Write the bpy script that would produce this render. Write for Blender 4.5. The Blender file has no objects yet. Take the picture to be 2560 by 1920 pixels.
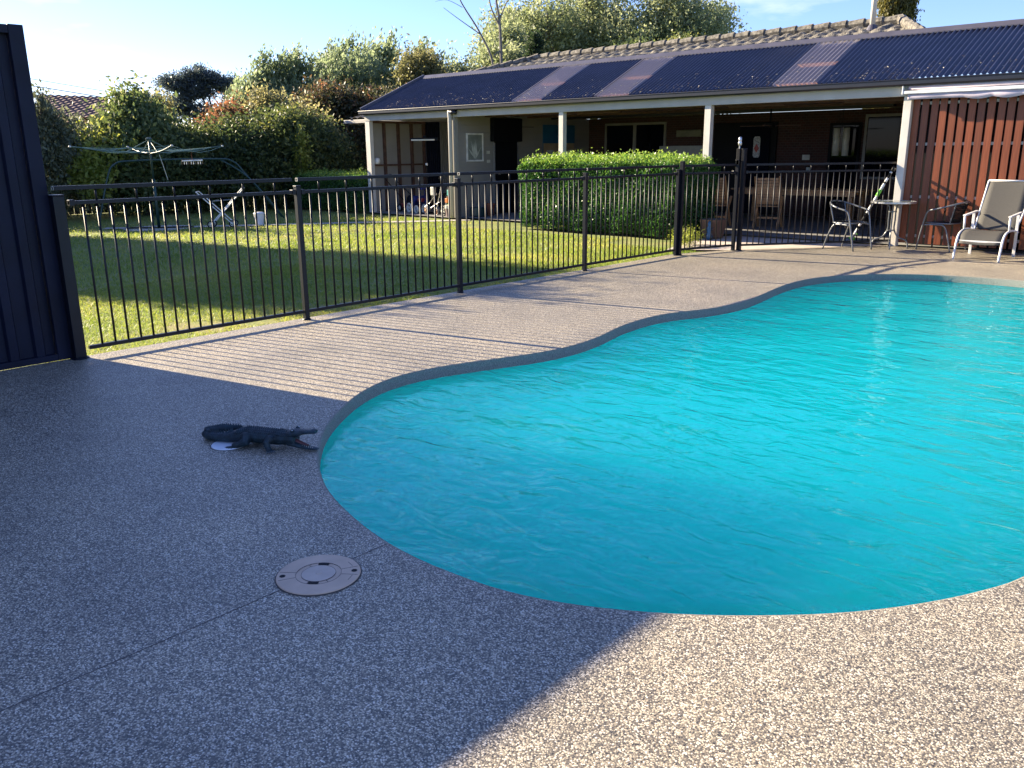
import bpy, bmesh, math, random
import numpy as np
from mathutils import Vector, Matrix
from math import sin, cos, pi, radians, sqrt

sc = bpy.context.scene
col = sc.collection
R = math.radians
rng = np.random.default_rng(7)
random.seed(5)

# ------------------------------------------------------------ camera
YAW, PITCH, ROLL = R(42.3), R(15.4), R(0.5)
cam = bpy.data.cameras.new("camera")
cam.sensor_width = 36
cam.lens = 36 * 2120 / 2560
cam.clip_start = 0.05
cam.clip_end = 2000
co = bpy.data.objects.new("camera", cam)
col.objects.link(co)
fwd = Vector((-sin(YAW) * cos(PITCH), cos(YAW) * cos(PITCH), -sin(PITCH)))
r0 = Vector((cos(YAW), sin(YAW), 0))
u0 = r0.cross(fwd)
rv = r0 * cos(ROLL) - u0 * sin(ROLL)
uv = u0 * cos(ROLL) + r0 * sin(ROLL)
M = Matrix((rv, uv, -fwd)).transposed().to_4x4()
M.translation = Vector((0, 0, 1.6))
co.matrix_world = M
sc.camera = co

# ------------------------------------------------------------ sky and sun
SUN_EL = R(23.05)
SUN_AZ = math.atan2(-.975, -.225)           # clockwise from +Y
w = bpy.data.worlds.new("World")
sc.world = w
w.use_nodes = True
nt = w.node_tree
nt.nodes.clear()
out = nt.nodes.new('ShaderNodeOutputWorld')
bg = nt.nodes.new('ShaderNodeBackground')
sky = nt.nodes.new('ShaderNodeTexSky')
sky.sky_type = 'NISHITA'
sky.sun_disc = False
sky.sun_elevation = SUN_EL
sky.sun_rotation = SUN_AZ % (2 * pi)
sky.air_density = 1.0
sky.dust_density = 0.25
sky.ozone_density = 4.5
tc = nt.nodes.new('ShaderNodeTexCoord')
mp = nt.nodes.new('ShaderNodeMapping')
mp.inputs['Scale'].default_value = (2.2, 2.2, 9.0)
mp.inputs['Location'].default_value = (3.1, 0.7, 0.35)
nz = nt.nodes.new('ShaderNodeTexNoise')
nz.inputs['Scale'].default_value = 1.6
nz.inputs['Detail'].default_value = 8
nz.inputs['Roughness'].default_value = .55
rp = nt.nodes.new('ShaderNodeValToRGB')
rp.color_ramp.elements[0].position = .57
rp.color_ramp.elements[1].position = .80
rp.color_ramp.elements[1].color = (.8, .8, .8, 1)
mx = nt.nodes.new('ShaderNodeMix')
mx.data_type = 'RGBA'
mx.inputs['B'].default_value = (7.6, 7.7, 8.2, 1)
nt.links.new(tc.outputs['Generated'], mp.inputs[0])
nt.links.new(mp.outputs[0], nz.inputs['Vector'])
nt.links.new(nz.outputs['Fac'], rp.inputs[0])
nt.links.new(rp.outputs[0], mx.inputs['Factor'])
nt.links.new(sky.outputs[0], mx.inputs['A'])
tint = nt.nodes.new('ShaderNodeMix'); tint.data_type = 'RGBA'; tint.blend_type = 'MULTIPLY'
tint.inputs['Factor'].default_value = 1
tint.inputs['B'].default_value = (.93, .90, 1.16, 1)
nt.links.new(mx.outputs['Result'], tint.inputs['A'])
nt.links.new(tint.outputs['Result'], bg.inputs[0])
bg.inputs[1].default_value = 0.062
nt.links.new(bg.outputs[0], out.inputs[0])

sun = bpy.data.lights.new("sun", 'SUN')
sun.energy = 5.0
sun.angle = R(0.42)
sun.color = (1.0, .85, .61)
so = bpy.data.objects.new("sun", sun)
col.objects.link(so)
tosun = Vector((sin(SUN_AZ) * cos(SUN_EL), cos(SUN_AZ) * cos(SUN_EL), sin(SUN_EL)))
so.rotation_euler = tosun.to_track_quat('Z', 'Y').to_euler()

sc.view_settings.view_transform = 'Standard'
sc.view_settings.look = 'None'
sc.view_settings.exposure = 1.97
sc.view_settings.gamma = 1
sc.cycles.max_bounces = 7
sc.cycles.transparent_max_bounces = 12
sc.cycles.caustics_reflective = False
sc.cycles.caustics_refractive = False

# ------------------------------------------------------------ materials
def new_mat(name):
    m = bpy.data.materials.new(name)
    m.use_nodes = True
    n = m.node_tree
    b = n.nodes['Principled BSDF']
    return m, n, b

def N(n, t, **kw):
    nd = n.nodes.new(t)
    for k, v in kw.items():
        if hasattr(nd, k):
            setattr(nd, k, v)
        else:
            nd.inputs[k.replace('_', ' ')].default_value = v
    return nd

def ramp(n, stops, interp='LINEAR'):
    r = n.nodes.new('ShaderNodeValToRGB')
    e = r.color_ramp.elements
    while len(e) < len(stops):
        e.new(.5)
    for i, (p, c) in enumerate(stops):
        e[i].position = p
        e[i].color = (*c, 1) if len(c) == 3 else c
    r.color_ramp.interpolation = interp
    return r

def mat(name, c, rough=.6, metal=0, var=.15, scale=6, bump=0, spec=.5, bscale=None, c2=None):
    """a colour with soft wear: two tones mixed by noise, optional bump"""
    m, n, b = new_mat(name)
    L = n.links.new
    t = N(n, 'ShaderNodeTexCoord')
    nz = N(n, 'ShaderNodeTexNoise', Scale=scale, Detail=5)
    L(t.outputs['Object'], nz.inputs['Vector'])
    lo = tuple(x * (1 - var) for x in c)
    hi = c2 if c2 else tuple(min(1, x * (1 + var)) for x in c)
    r = ramp(n, [(.35, lo), (.65, hi)])
    L(nz.outputs['Fac'], r.inputs[0])
    L(r.outputs[0], b.inputs['Base Color'])
    b.inputs['Roughness'].default_value = rough
    b.inputs['Metallic'].default_value = metal
    b.inputs['Specular IOR Level'].default_value = spec
    if bump:
        n2 = N(n, 'ShaderNodeTexNoise', Scale=bscale or scale * 8, Detail=4)
        L(t.outputs['Object'], n2.inputs['Vector'])
        bp = N(n, 'ShaderNodeBump', Strength=bump, Distance=.01)
        L(n2.outputs['Fac'], bp.inputs['Height'])
        L(bp.outputs[0], b.inputs['Normal'])
    return m

def leafmat(name, stops, trans=.45, rough=.5):
    m, n, b = new_mat(name)
    L = n.links.new
    at = N(n, 'ShaderNodeAttribute', attribute_name='var')
    r = ramp(n, stops)
    L(at.outputs['Fac'], r.inputs[0])
    L(r.outputs[0], b.inputs['Base Color'])
    b.inputs['Roughness'].default_value = rough
    b.inputs['Specular IOR Level'].default_value = .35
    tr = N(n, 'ShaderNodeBsdfTranslucent')
    hs = N(n, 'ShaderNodeHueSaturation', Value=1.35, Saturation=1.1, Hue=.487)
    L(r.outputs[0], hs.inputs['Color'])
    L(hs.outputs[0], tr.inputs[0])
    ms = N(n, 'ShaderNodeMixShader')
    ms.inputs[0].default_value = trans
    L(b.outputs[0], ms.inputs[1])
    L(tr.outputs[0], ms.inputs[2])
    L(ms.outputs[0], n.nodes['Material Output'].inputs[0])
    return m

MT = {}
MT['fence'] = mat('powder_coated_black', (.003, .0045, .010), .42, 0, .2, 12, spec=.3)
MT['navy'] = mat('navy_steel_sheet', (.005, .0075, .022), .55, 0, .25, 3, spec=.22)
MT['cut'] = mat('bare_tube_end', (.62, .58, .5), .5)
MT['white'] = mat('weathered_white_paint', (.62, .58, .52), .55, 0, .07, 5, .1)
MT['wall'] = mat('beige_painted_board', (.30, .285, .26), .7, 0, .06, 2)
MT['beam'] = mat('grey_painted_beam', (.44, .42, .385), .6, 0, .06, 3)
MT['gutter'] = mat('gutter_charcoal', (.014, .015, .024), .35, 0, .15, 4)
MT['gutterpale'] = mat('flashing_mauve_grey', (.085, .08, .10), .4, .2, .12, 4)
MT['timber'] = mat('dark_stud_timber', (.10, .05, .035), .7, 0, .3, 9)
MT['pine'] = mat('pale_pine_batten', (.75, .40, .18), .7, 0, .15, 9)
MT['ceil'] = mat('patio_ceiling_lining', (.16, .09, .07), .6, 0, .15, 4)
MT['glass'] = mat('dark_window_glass', (.003, .004, .008), .05, 0, .1, 1, spec=.18)
MT['black'] = mat('black_plastic', (.004, .0045, .007), .6, spec=.2)
MT['steel'] = mat('brushed_aluminium', (.55, .55, .57), .32, .85, .08, 20)
MT['greysteel'] = mat('grey_coated_tube', (.16, .17, .18), .3, .4, .15, 10)
MT['wood'] = mat('oiled_hardwood', (.50, .27, .12), .55, 0, .25, 8)
MT['cream'] = mat('cream_plastic', (.62, .60, .52), .5)
MT['terra'] = mat('terracotta', (.30, .10, .05), .8)
MT['greenpaint'] = mat('dark_green_enamel', (.012, .045, .04), .4)
MT['greenline'] = mat('pale_green_line', (.22, .33, .28), .5)
MT['blue'] = mat('blue_fabric', (.012, .02, .14), .8)
MT['red'] = mat('red_plastic', (.22, .03, .03), .5)
MT['lime'] = mat('lime_green_plastic', (.14, .5, .04), .4)
MT['mesh'] = mat('taupe_sling_fabric', (.052, .049, .044), .75, 0, .06, 60, .2, bscale=400)
MT['lilac'] = mat('awning_fabric', (.46, .40, .46), .8, 0, .1, 5, .2)
MT['whitegloss'] = mat('white_aluminium', (.72, .71, .70), .3)
MT['bark'] = mat('tree_bark', (.12, .10, .08), .9, 0, .3, 9, .4)
MT['palebark'] = mat('pale_dead_wood', (.17, .15, .13), .8, 0, .25, 9)
MT['redfence'] = mat('red_stained_palings', (.16, .045, .03), .8, 0, .25, 9)
MT['terratile'] = mat('old_terracotta_tiles', (.17, .095, .08), .8, 0, .25, 5)
MT['brownwall'] = mat('brown_brick_gable', (.10, .06, .055), .8, 0, .2, 9)
MT['tile'] = mat('lichen_grey_roof_tile', (.10, .09, .08), .9, 0, .45, 14, .5, c2=(.22, .20, .165))
MT['lidplastic'] = mat('sun_faded_lid_plastic', (.56, .40, .28), .55, 0, .10, 9, .08)
MT['lidcentre'] = mat('greyed_lid_plastic', (.52, .40, .31), .5, 0, .07, 14, .06)
MT['groove'] = mat('lid_groove_shadow_gap', (.10, .09, .085), .8)
MT['hole'] = mat('dark_lid_hole', (.012, .011, .012), .9)  # near-black for the lid's screw holes and lifting slots
MT['disc'] = mat('white_skimmer_lid', (.74, .76, .80), .4, 0, .05, 20)
MT['concrete'] = mat('old_concrete_path', (.40, .37, .32), .9, 0, .15, 3, .4, bscale=60)
MT['patio'] = mat('patio_concrete', (.20, .195, .19), .85, 0, .12, 3, .2, bscale=60)
MT['paver'] = mat('pale_pink_paver', (.48, .40, .34), .85, 0, .10, 4, .3, bscale=60)

def slatmat():
    m, n, b = new_mat('merbau_slat')
    L = n.links.new
    t = N(n, 'ShaderNodeTexCoord')
    mpn = N(n, 'ShaderNodeMapping')
    mpn.inputs['Scale'].default_value = (60, 60, 3)
    L(t.outputs['Object'], mpn.inputs[0])
    nz = N(n, 'ShaderNodeTexNoise', Scale=1.0, Detail=6)
    L(mpn.outputs[0], nz.inputs['Vector'])
    oi = N(n, 'ShaderNodeObjectInfo')
    r1 = ramp(n, [(.3, (.14, .036, .013)), (.7, (.23, .064, .023))])
    L(nz.outputs['Fac'], r1.inputs[0])
    r2 = ramp(n, [(0, (.72, .72, .72)), (1, (1.1, 1.05, 1))])
    L(oi.outputs['Random'], r2.inputs[0])
    mu = N(n, 'ShaderNodeMix', data_type='RGBA', blend_type='MULTIPLY')
    mu.inputs['Factor'].default_value = 1
    L(r1.outputs[0], mu.inputs['A'])
    L(r2.outputs[0], mu.inputs['B'])
    L(mu.outputs['Result'], b.inputs['Base Color'])
    b.inputs['Roughness'].default_value = .42
    return m
MT['slat'] = slatmat()

def brickmat():
    m, n, b = new_mat('dark_red_brick')
    L = n.links.new
    t = N(n, 'ShaderNodeTexCoord')
    mpn = N(n, 'ShaderNodeMapping')
    mpn.inputs['Rotation'].default_value = (R(90), 0, 0)
    L(t.outputs['Object'], mpn.inputs[0])
    br = N(n, 'ShaderNodeTexBrick', Scale=4.2)
    br.inputs['Color1'].default_value = (.085, .03, .024, 1)
    br.inputs['Color2'].default_value = (.05, .022, .02, 1)
    br.inputs['Mortar'].default_value = (.09, .075, .065, 1)
    br.inputs['Mortar Size'].default_value = .02
    L(mpn.outputs[0], br.inputs['Vector'])
    L(br.outputs['Color'], b.inputs['Base Color'])
    b.inputs['Roughness'].default_value = .85
    return m
MT['brick'] = brickmat()

def wood_boards():
    """weatherboard: horizontal laps"""
    m, n, b = new_mat('weatherboard')
    L = n.links.new
    t = N(n, 'ShaderNodeTexCoord')
    sx = N(n, 'ShaderNodeSeparateXYZ')
    L(t.outputs['Object'], sx.inputs[0])
    mu = N(n, 'ShaderNodeMath', operation='MULTIPLY')
    mu.inputs[1].default_value = 1 / .17
    fr = N(n, 'ShaderNodeMath', operation='FRACT')
    L(sx.outputs['Z'], mu.inputs[0])
    L(mu.outputs[0], fr.inputs[0])
    bp = N(n, 'ShaderNodeBump', Strength=.8, Distance=.02)
    inv = N(n, 'ShaderNodeMath', operation='SUBTRACT')
    inv.inputs[0].default_value = 1
    L(fr.outputs[0], inv.inputs[1])
    L(inv.outputs[0], bp.inputs['Height'])
    L(bp.outputs[0], b.inputs['Normal'])
    b.inputs['Base Color'].default_value = (.30, .28, .255, 1)
    b.inputs['Roughness'].default_value = .65
    return m
MT['boards'] = wood_boards()

def aggregate():
    m, n, b = new_mat('exposed_aggregate')
    L = n.links.new
    t = N(n, 'ShaderNodeTexCoord')
    dn = N(n, 'ShaderNodeTexNoise', Scale=90.0, Detail=2)
    L(t.outputs['Object'], dn.inputs['Vector'])
    ad = N(n, 'ShaderNodeMix', data_type='VECTOR')
    ad.inputs['Factor'].default_value = .006
    L(t.outputs['Object'], ad.inputs['A'])
    L(dn.outputs['Color'], ad.inputs['B'])
    v = N(n, 'ShaderNodeTexVoronoi', Scale=175.0)
    v.inputs['Randomness'].default_value = 1
    L(ad.outputs['Result'], v.inputs['Vector'])
    sp = N(n, 'ShaderNodeSeparateColor')
    L(v.outputs['Color'], sp.inputs[0])
    stones = ramp(n, [(0, (.028, .027, .028)), (.16, (.10, .092, .082)), (.30, (.17, .145, .11)), (.48, (.32, .275, .20)),
                      (.66, (.50, .43, .31)), (.86, (.66, .585, .45)), (1, (.82, .76, .64))])
    L(sp.outputs[0], stones.inputs[0])
    cem = N(n, 'ShaderNodeMix', data_type='RGBA')
    cem.inputs['B'].default_value = (.14, .122, .094, 1)
    gap = ramp(n, [(.46, (0, 0, 0)), (.70, (1, 1, 1))])
    v2 = N(n, 'ShaderNodeMath', operation='MULTIPLY')
    v2.inputs[1].default_value = 1.0
    L(v.outputs['Distance'], v2.inputs[0])
    L(v2.outputs[0], gap.inputs[0])
    L(gap.outputs[0], cem.inputs['Factor'])
    L(stones.outputs[0], cem.inputs['A'])
    # broad wear and faint patches
    big = N(n, 'ShaderNodeTexNoise', Scale=1.3, Detail=5)
    L(t.outputs['Object'], big.inputs['Vector'])
    bigr = ramp(n, [(.25, (.74, .74, .75)), (.5, (.98, .97, .96)), (.75, (1.12, 1.09, 1.04))])
    L(big.outputs['Fac'], bigr.inputs[0])
    mu = N(n, 'ShaderNodeMix', data_type='RGBA', blend_type='MULTIPLY')
    mu.inputs['Factor'].default_value = 1
    L(cem.outputs['Result'], mu.inputs['A'])
    L(bigr.outputs[0], mu.inputs['B'])
    L(mu.outputs['Result'], b.inputs['Base Color'])
    b.inputs['Roughness'].default_value = .5
    b.inputs['Specular IOR Level'].default_value = .6
    ih = N(n, 'ShaderNodeMath', operation='SUBTRACT')
    ih.inputs[0].default_value = 1
    L(v.outputs['Distance'], ih.inputs[1])
    bp = N(n, 'ShaderNodeBump', Strength=.4, Distance=.003)
    L(ih.outputs[0], bp.inputs['Height'])
    L(bp.outputs[0], b.inputs['Normal'])
    return m
MT['agg'] = aggregate()

def grassmat():
    m, n, b = new_mat('lawn_turf')
    L = n.links.new
    t = N(n, 'ShaderNodeTexCoord')
    a = N(n, 'ShaderNodeTexNoise', Scale=1.1, Detail=6, Roughness=.6)
    L(t.outputs['Object'], a.inputs['Vector'])
    r = ramp(n, [(.3, (.17, .22, .05)), (.5, (.25, .29, .07)), (.62, (.32, .31, .09)), (.75, (.34, .27, .13))])
    L(a.outputs['Fac'], r.inputs[0])
    f = N(n, 'ShaderNodeTexNoise', Scale=70, Detail=4)
    L(t.outputs['Object'], f.inputs['Vector'])
    fr = ramp(n, [(.3, (.65, .65, .65)), (.7, (1.1, 1.1, 1.1))])
    L(f.outputs['Fac'], fr.inputs[0])
    mu = N(n, 'ShaderNodeMix', data_type='RGBA', blend_type='MULTIPLY')
    mu.inputs['Factor'].default_value = 1
    L(r.outputs[0], mu.inputs['A'])
    L(fr.outputs[0], mu.inputs['B'])
    L(mu.outputs['Result'], b.inputs['Base Color'])
    b.inputs['Roughness'].default_value = .9
    bp = N(n, 'ShaderNodeBump', Strength=1, Distance=.03)
    L(f.outputs['Fac'], bp.inputs['Height'])
    L(bp.outputs[0], b.inputs['Normal'])
    return m
MT['turf'] = grassmat()

def watermat():
    m, n, b = new_mat('turquoise_pool_water')
    L = n.links.new
    t = N(n, 'ShaderNodeTexCoord')
    mpn = N(n, 'ShaderNodeMapping')
    mpn.inputs['Rotation'].default_value = (0, 0, R(38))
    mpn.inputs['Scale'].default_value = (.75, 1.5, 1)
    L(t.outputs['Object'], mpn.inputs[0])
    n1 = N(n, 'ShaderNodeTexNoise', Scale=5.0, Detail=2.5, Roughness=.45, Distortion=.9)
    n2 = N(n, 'ShaderNodeTexNoise', Scale=1.3, Detail=2)
    L(mpn.outputs[0], n1.inputs['Vector'])
    L(mpn.outputs[0], n2.inputs['Vector'])
    ad = N(n, 'ShaderNodeMath', operation='MULTIPLY_ADD')
    ad.inputs[1].default_value = 2.2
    L(n2.outputs['Fac'], ad.inputs[0])
    L(n1.outputs['Fac'], ad.inputs[2])
    bp = N(n, 'ShaderNodeBump', Strength=.72, Distance=.026)
    L(ad.outputs[0], bp.inputs['Height'])
    # body: milky scattering water
    b.subsurface_method = 'BURLEY'
    b.inputs['Base Color'].default_value = (.004, .78, .95, 1)
    b.inputs['Roughness'].default_value = .6
    b.inputs['Specular IOR Level'].default_value = 0
    b.inputs['Subsurface Weight'].default_value = 1
    b.inputs['Subsurface Radius'].default_value = (.3, .9, 1.0)
    b.inputs['Subsurface Scale'].default_value = 22.0
    tr = N(n, 'ShaderNodeBsdfTransparent')
    tr.inputs[0].default_value = (.02, .80, .97, 1)
    mm = N(n, 'ShaderNodeMixShader')
    mm.inputs[0].default_value = .26
    L(b.outputs[0], mm.inputs[1])
    L(tr.outputs[0], mm.inputs[2])
    gl = N(n, 'ShaderNodeBsdfGlossy', Roughness=.01)
    gl.inputs['Color'].default_value = (.6, .92, 1, 1)
    L(bp.outputs[0], gl.inputs['Normal'])
    fz = N(n, 'ShaderNodeFresnel', IOR=1.33)
    L(bp.outputs[0], fz.inputs['Normal'])
    m2 = N(n, 'ShaderNodeMixShader')
    L(fz.outputs[0], m2.inputs[0])
    L(mm.outputs[0], m2.inputs[1])
    L(gl.outputs[0], m2.inputs[2])
    L(m2.outputs[0], n.nodes['Material Output'].inputs[0])
    return m
MT['water'] = watermat()
MT['shell'] = mat('turquoise_pool_shell', (.08, .80, .90), .6, 0, .05, 2)
MT['coping'] = mat('coping_edge_wet_aggregate', (.17, .175, .145), .6, 0, .2, 120, .6, bscale=220, c2=(.30, .29, .24))

def clearsheet():
    m, n, b = new_mat('smoky_polycarbonate')
    L = n.links.new
    b.inputs['Base Color'].default_value = (.46, .43, .48, 1)
    b.inputs['Roughness'].default_value = .25
    tr = N(n, 'ShaderNodeBsdfTransparent')
    tr.inputs[0].default_value = (.85, .80, .80, 1)
    ms = N(n, 'ShaderNodeMixShader')
    ms.inputs[0].default_value = .55
    L(b.outputs[0], ms.inputs[1])
    L(tr.outputs[0], ms.inputs[2])
    L(ms.outputs[0], n.nodes['Material Output'].inputs[0])
    return m
MT['poly'] = clearsheet()
MT['roof'] = mat('navy_corrugated_steel', (.022, .026, .052), .30, 0, .2, 2.5, spec=.55)
MT['croc'] = mat('dark_teal_resin', (.010, .027, .038), .40, 0, .5, 30, .6, bscale=220)

# ------------------------------------------------------------ mesh helpers
class MB:
    def __init__(s):
        s.v = []; s.f = []
    def add(s, V, F):
        o = len(s.v)
        s.v += [tuple(p) for p in V]
        s.f += [tuple(i + o for i in f) for f in F]
        return s
    def box(s, a, b):
        x0, y0, z0 = a; x1, y1, z1 = b
        return s.add([(x0, y0, z0), (x1, y0, z0), (x1, y1, z0), (x0, y1, z0), (x0, y0, z1), (x1, y0, z1), (x1, y1, z1), (x0, y1, z1)],
                     [(3, 2, 1, 0), (4, 5, 6, 7), (0, 1, 5, 4), (1, 2, 6, 5), (2, 3, 7, 6), (3, 0, 4, 7)])
    def bar(s, p, q, w, h, up=(0, 0, 1)):
        p = Vector(p); q = Vector(q); d = (q - p).normalized(); up = Vector(up)
        if abs(d.dot(up)) > .98: up = Vector((0, 1, 0))
        a = d.cross(up).normalized() * (w / 2); c = a.cross(d).normalized() * (h / 2)
        V = [p - a - c, p + a - c, p + a + c, p - a + c, q - a - c, q + a - c, q + a + c, q - a + c]
        return s.add(V, [(3, 2, 1, 0), (4, 5, 6, 7), (0, 1, 5, 4), (1, 2, 6, 5), (2, 3, 7, 6), (3, 0, 4, 7)])
    def tube(s, pts, r, n=8, closed=False):
        P = [Vector(p) for p in pts]; m = len(P)
        rr = r if isinstance(r, (list, tuple)) else [r] * m
        V = []; ref = None
        for i, p in enumerate(P):
            if closed: d = P[(i + 1) % m] - P[i - 1]
            else: d = P[min(i + 1, m - 1)] - P[max(i - 1, 0)]
            d.normalize()
            if ref is None:
                ref = Vector((0, 0, 1)) if abs(d.z) < .9 else Vector((1, 0, 0))
            a = d.cross(ref)
            if a.length < 1e-5: a = d.cross(Vector((.3, .8, .5)))
            a.normalize(); b = d.cross(a).normalized(); ref = -b if (-b).dot(ref) > 0 else b
            ref = a.cross(d).normalized()
            for k in range(n):
                t = 2 * pi * k / n
                V.append(p + a * cos(t) * rr[i] + ref * sin(t) * rr[i])
        F = []
        for i in range(m if closed else m - 1):
            j = (i + 1) % m
            for k in range(n):
                l = (k + 1) % n
                F.append((i * n + k, i * n + l, j * n + l, j * n + k))
        if not closed:
            F.append(tuple(range(n))[::-1]); F.append(tuple((m - 1) * n + k for k in range(n)))
        return s.add(V, F)
    def lathe(s, prof, c=(0, 0, 0), n=24, axis='z'):
        V = []; m = len(prof)
        for r_, z in prof:
            for k in range(n):
                t = 2 * pi * k / n
                if axis == 'z': V.append((c[0] + r_ * cos(t), c[1] + r_ * sin(t), c[2] + z))
                elif axis == 'y': V.append((c[0] + r_ * cos(t), c[1] + z, c[2] + r_ * sin(t)))
                else: V.append((c[0] + z, c[1] + r_ * cos(t), c[2] + r_ * sin(t)))
        F = [(i * n + k, i * n + (k + 1) % n, (i + 1) * n + (k + 1) % n, (i + 1) * n + k) for i in range(m - 1) for k in range(n)]
        F.append(tuple(range(n))[::-1]); F.append(tuple((m - 1) * n + k for k in range(n)))
        return s.add(V, F)
    def grid(s, P):
        """P: rows of points"""
        a = len(P); b = len(P[0])
        return s.add([p for r_ in P for p in r_], [(i * b + j, i * b + j + 1, (i + 1) * b + j + 1, (i + 1) * b + j) for i in range(a - 1) for j in range(b - 1)])
    def poly(s, pts, z0, z1):
        n = len(pts)
        return s.add([(x, y, z0) for x, y in pts] + [(x, y, z1) for x, y in pts],
                     [tuple(range(n))[::-1], tuple(range(n, 2 * n))] + [(i, (i + 1) % n, n + (i + 1) % n, n + i) for i in range(n)])
    def build(s, name, m, parent=None, smooth=False, bevel=0, at=None):
        """vertices are in world coordinates unless the parent stands at the origin"""
        me = bpy.data.meshes.new(name)
        off = Vector((0, 0, 0)) if parent is None else rootloc(parent)
        if at is not None: off = Vector(at)
        me.from_pydata([(x - off.x, y - off.y, z - off.z) for x, y, z in s.v], [], s.f)
        me.update()
        bm = bmesh.new(); bm.from_mesh(me); bmesh.ops.recalc_face_normals(bm, faces=bm.faces); bm.to_mesh(me); bm.free()
        if smooth: me.shade_smooth()
        o = bpy.data.objects.new(name, me)
        me.materials.append(m if not isinstance(m, str) else MT[m])
        col.objects.link(o)
        if parent is not None: o.parent = parent
        elif at is not None: o.location = at
        if bevel:
            md = o.modifiers.new('bevel', 'BEVEL'); md.width = bevel; md.segments = 2; md.limit_method = 'ANGLE'
        return o

def rootloc(o):
    l = Vector(o.location)
    while o.parent: o = o.parent; l += Vector(o.location)
    return l

def tag(o, label=None, cat=None, group=None, kind=None):
    if label: o['label'] = label
    if cat: o['category'] = cat
    if group: o['group'] = group
    if kind: o['kind'] = kind
    return o

def thing(name, label, cat, loc=(0, 0, 0), rot=0, group=None):
    o = bpy.data.objects.new(name, None)
    o.empty_display_size = .1
    col.objects.link(o)
    o.location = loc; o.rotation_euler = (0, 0, rot)
    return tag(o, label, cat, group)

def copy_tree(o, parent=None):
    c = o.copy(); col.objects.link(c)
    if parent: c.parent = parent
    for ch in [x for x in o.children]: copy_tree(ch, c)
    return c

def structure(o): o['kind'] = 'structure'; return o

def arc(c, r, a0, a1, n=8):
    return [(c[0] + r * cos(a0 + (a1 - a0) * i / n), c[1] + r * sin(a0 + (a1 - a0) * i / n)) for i in range(n + 1)]

def smooth_path(pts, sub=4, closed=False):
    """Catmull-Rom"""
    P = [Vector(p) for p in pts]; n = len(P); o = []
    rngi = range(n) if closed else range(n - 1)
    for i in rngi:
        if closed: a, b, c, d = P[i - 1], P[i], P[(i + 1) % n], P[(i + 2) % n]
        else: a, b, c, d = P[max(i - 1, 0)], P[i], P[i + 1], P[min(i + 2, n - 1)]
        for k in range(sub):
            t = k / sub
            o.append(.5 * ((2 * b) + (c - a) * t + (2 * a - 5 * b + 4 * c - d) * t * t + (3 * b - a - 3 * c + d) * t ** 3))
    if not closed: o.append(P[-1])
    return o

def quads(name, V, var, m, parent=None, off=(0, 0, 0)):
    """V: (n,4,3) array of leaf corners, var: (n,) tone"""
    n = len(V)
    me = bpy.data.meshes.new(name)
    me.vertices.add(n * 4); me.loops.add(n * 4); me.polygons.add(n)
    me.vertices.foreach_set('co', (V - np.array(off)).astype(np.float32).ravel())
    me.loops.foreach_set('vertex_index', np.arange(n * 4, dtype=np.int32))
    me.polygons.foreach_set('loop_start', np.arange(0, n * 4, 4, dtype=np.int32))
    me.polygons.foreach_set('loop_total', np.full(n, 4, dtype=np.int32))
    at = me.attributes.new('var', 'FLOAT', 'FACE')
    at.data.foreach_set('value', var.astype(np.float32))
    me.update(calc_edges=True)
    me.materials.append(m)
    o = bpy.data.objects.new(name, me)
    col.objects.link(o)
    if parent is not None: o.parent = parent
    return o

def unit(n):
    d = rng.normal(size=(n, 3))
    return d / np.linalg.norm(d, axis=1, keepdims=True)

def leaf_quads(C, size, aspect=.5, up=0.0, D=None):
    """rhombic leaves at centres C; their long axis random, biased up"""
    n = len(C)
    a = unit(n)
    a[:, 2] += up
    if D is not None: a += D
    a /= np.linalg.norm(a, axis=1, keepdims=True)
    b = np.cross(a, unit(n)); b /= np.linalg.norm(b, axis=1, keepdims=True)
    s = (size * rng.uniform(.6, 1.35, n))[:, None]
    return np.stack([C - a * s, C + b * s * aspect, C + a * s, C - b * s * aspect], 1)

# ============================================================ GROUND, DECK, POOL
POOL = [(-2.32, 11.93), (-2.9, 11.90), (-3.41, 11.76), (-3.88, 11.43), (-4.26, 10.92), (-4.42, 10.36), (-4.41, 9.69), (-4.30, 8.9),
        (-4.25, 8.3), (-4.33, 7.8), (-4.48, 7.4), (-4.54, 7.0), (-4.50, 6.5), (-4.39, 6.02), (-4.34, 5.6), (-4.38, 5.2), (-4.49, 4.85),
        (-4.61, 4.5), (-4.69, 4.16), (-4.68, 3.82), (-4.56, 3.48), (-4.36, 3.16), (-4.11, 2.85), (-3.82, 2.59), (-3.53, 2.39), (-3.25, 2.25),
        (-2.94, 2.15), (-2.66, 2.09), (-2.41, 2.07), (-2.18, 2.08), (-1.97, 2.11), (-1.76, 2.18), (-1.55, 2.29), (-1.33, 2.44), (-1.11, 2.63),
        (-.92, 2.83), (-.76, 3.05), (-.63, 3.28), (-.53, 3.53), (-.40, 4.1), (-.30, 4.9), (-.25, 5.9), (-.1, 7.0), (.1, 8.2), (.1, 9.4), (-.25, 10.5), (-.85, 11.3), (-1.6, 11.8)]
POOL = [(p.x, p.y) for p in smooth_path([(x, y, 0) for x, y in POOL], 3, True)]
WATER_Z = -.085

def inset(P, d):
    n = len(P); o = []
    for i in range(n):
        a = Vector(P[(i - 2) % n]); b = Vector(P[(i + 2) % n])
        t = (b - a).normalized()
        o.append((P[i][0] - t.y * d, P[i][1] + t.x * d))
    return o
area = sum(POOL[i - 1][0] * POOL[i][1] - POOL[i][0] * POOL[i - 1][1] for i in range(len(POOL))) / 2
SG = 1 if area > 0 else -1          # inset(P, SG*d) moves inward

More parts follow.
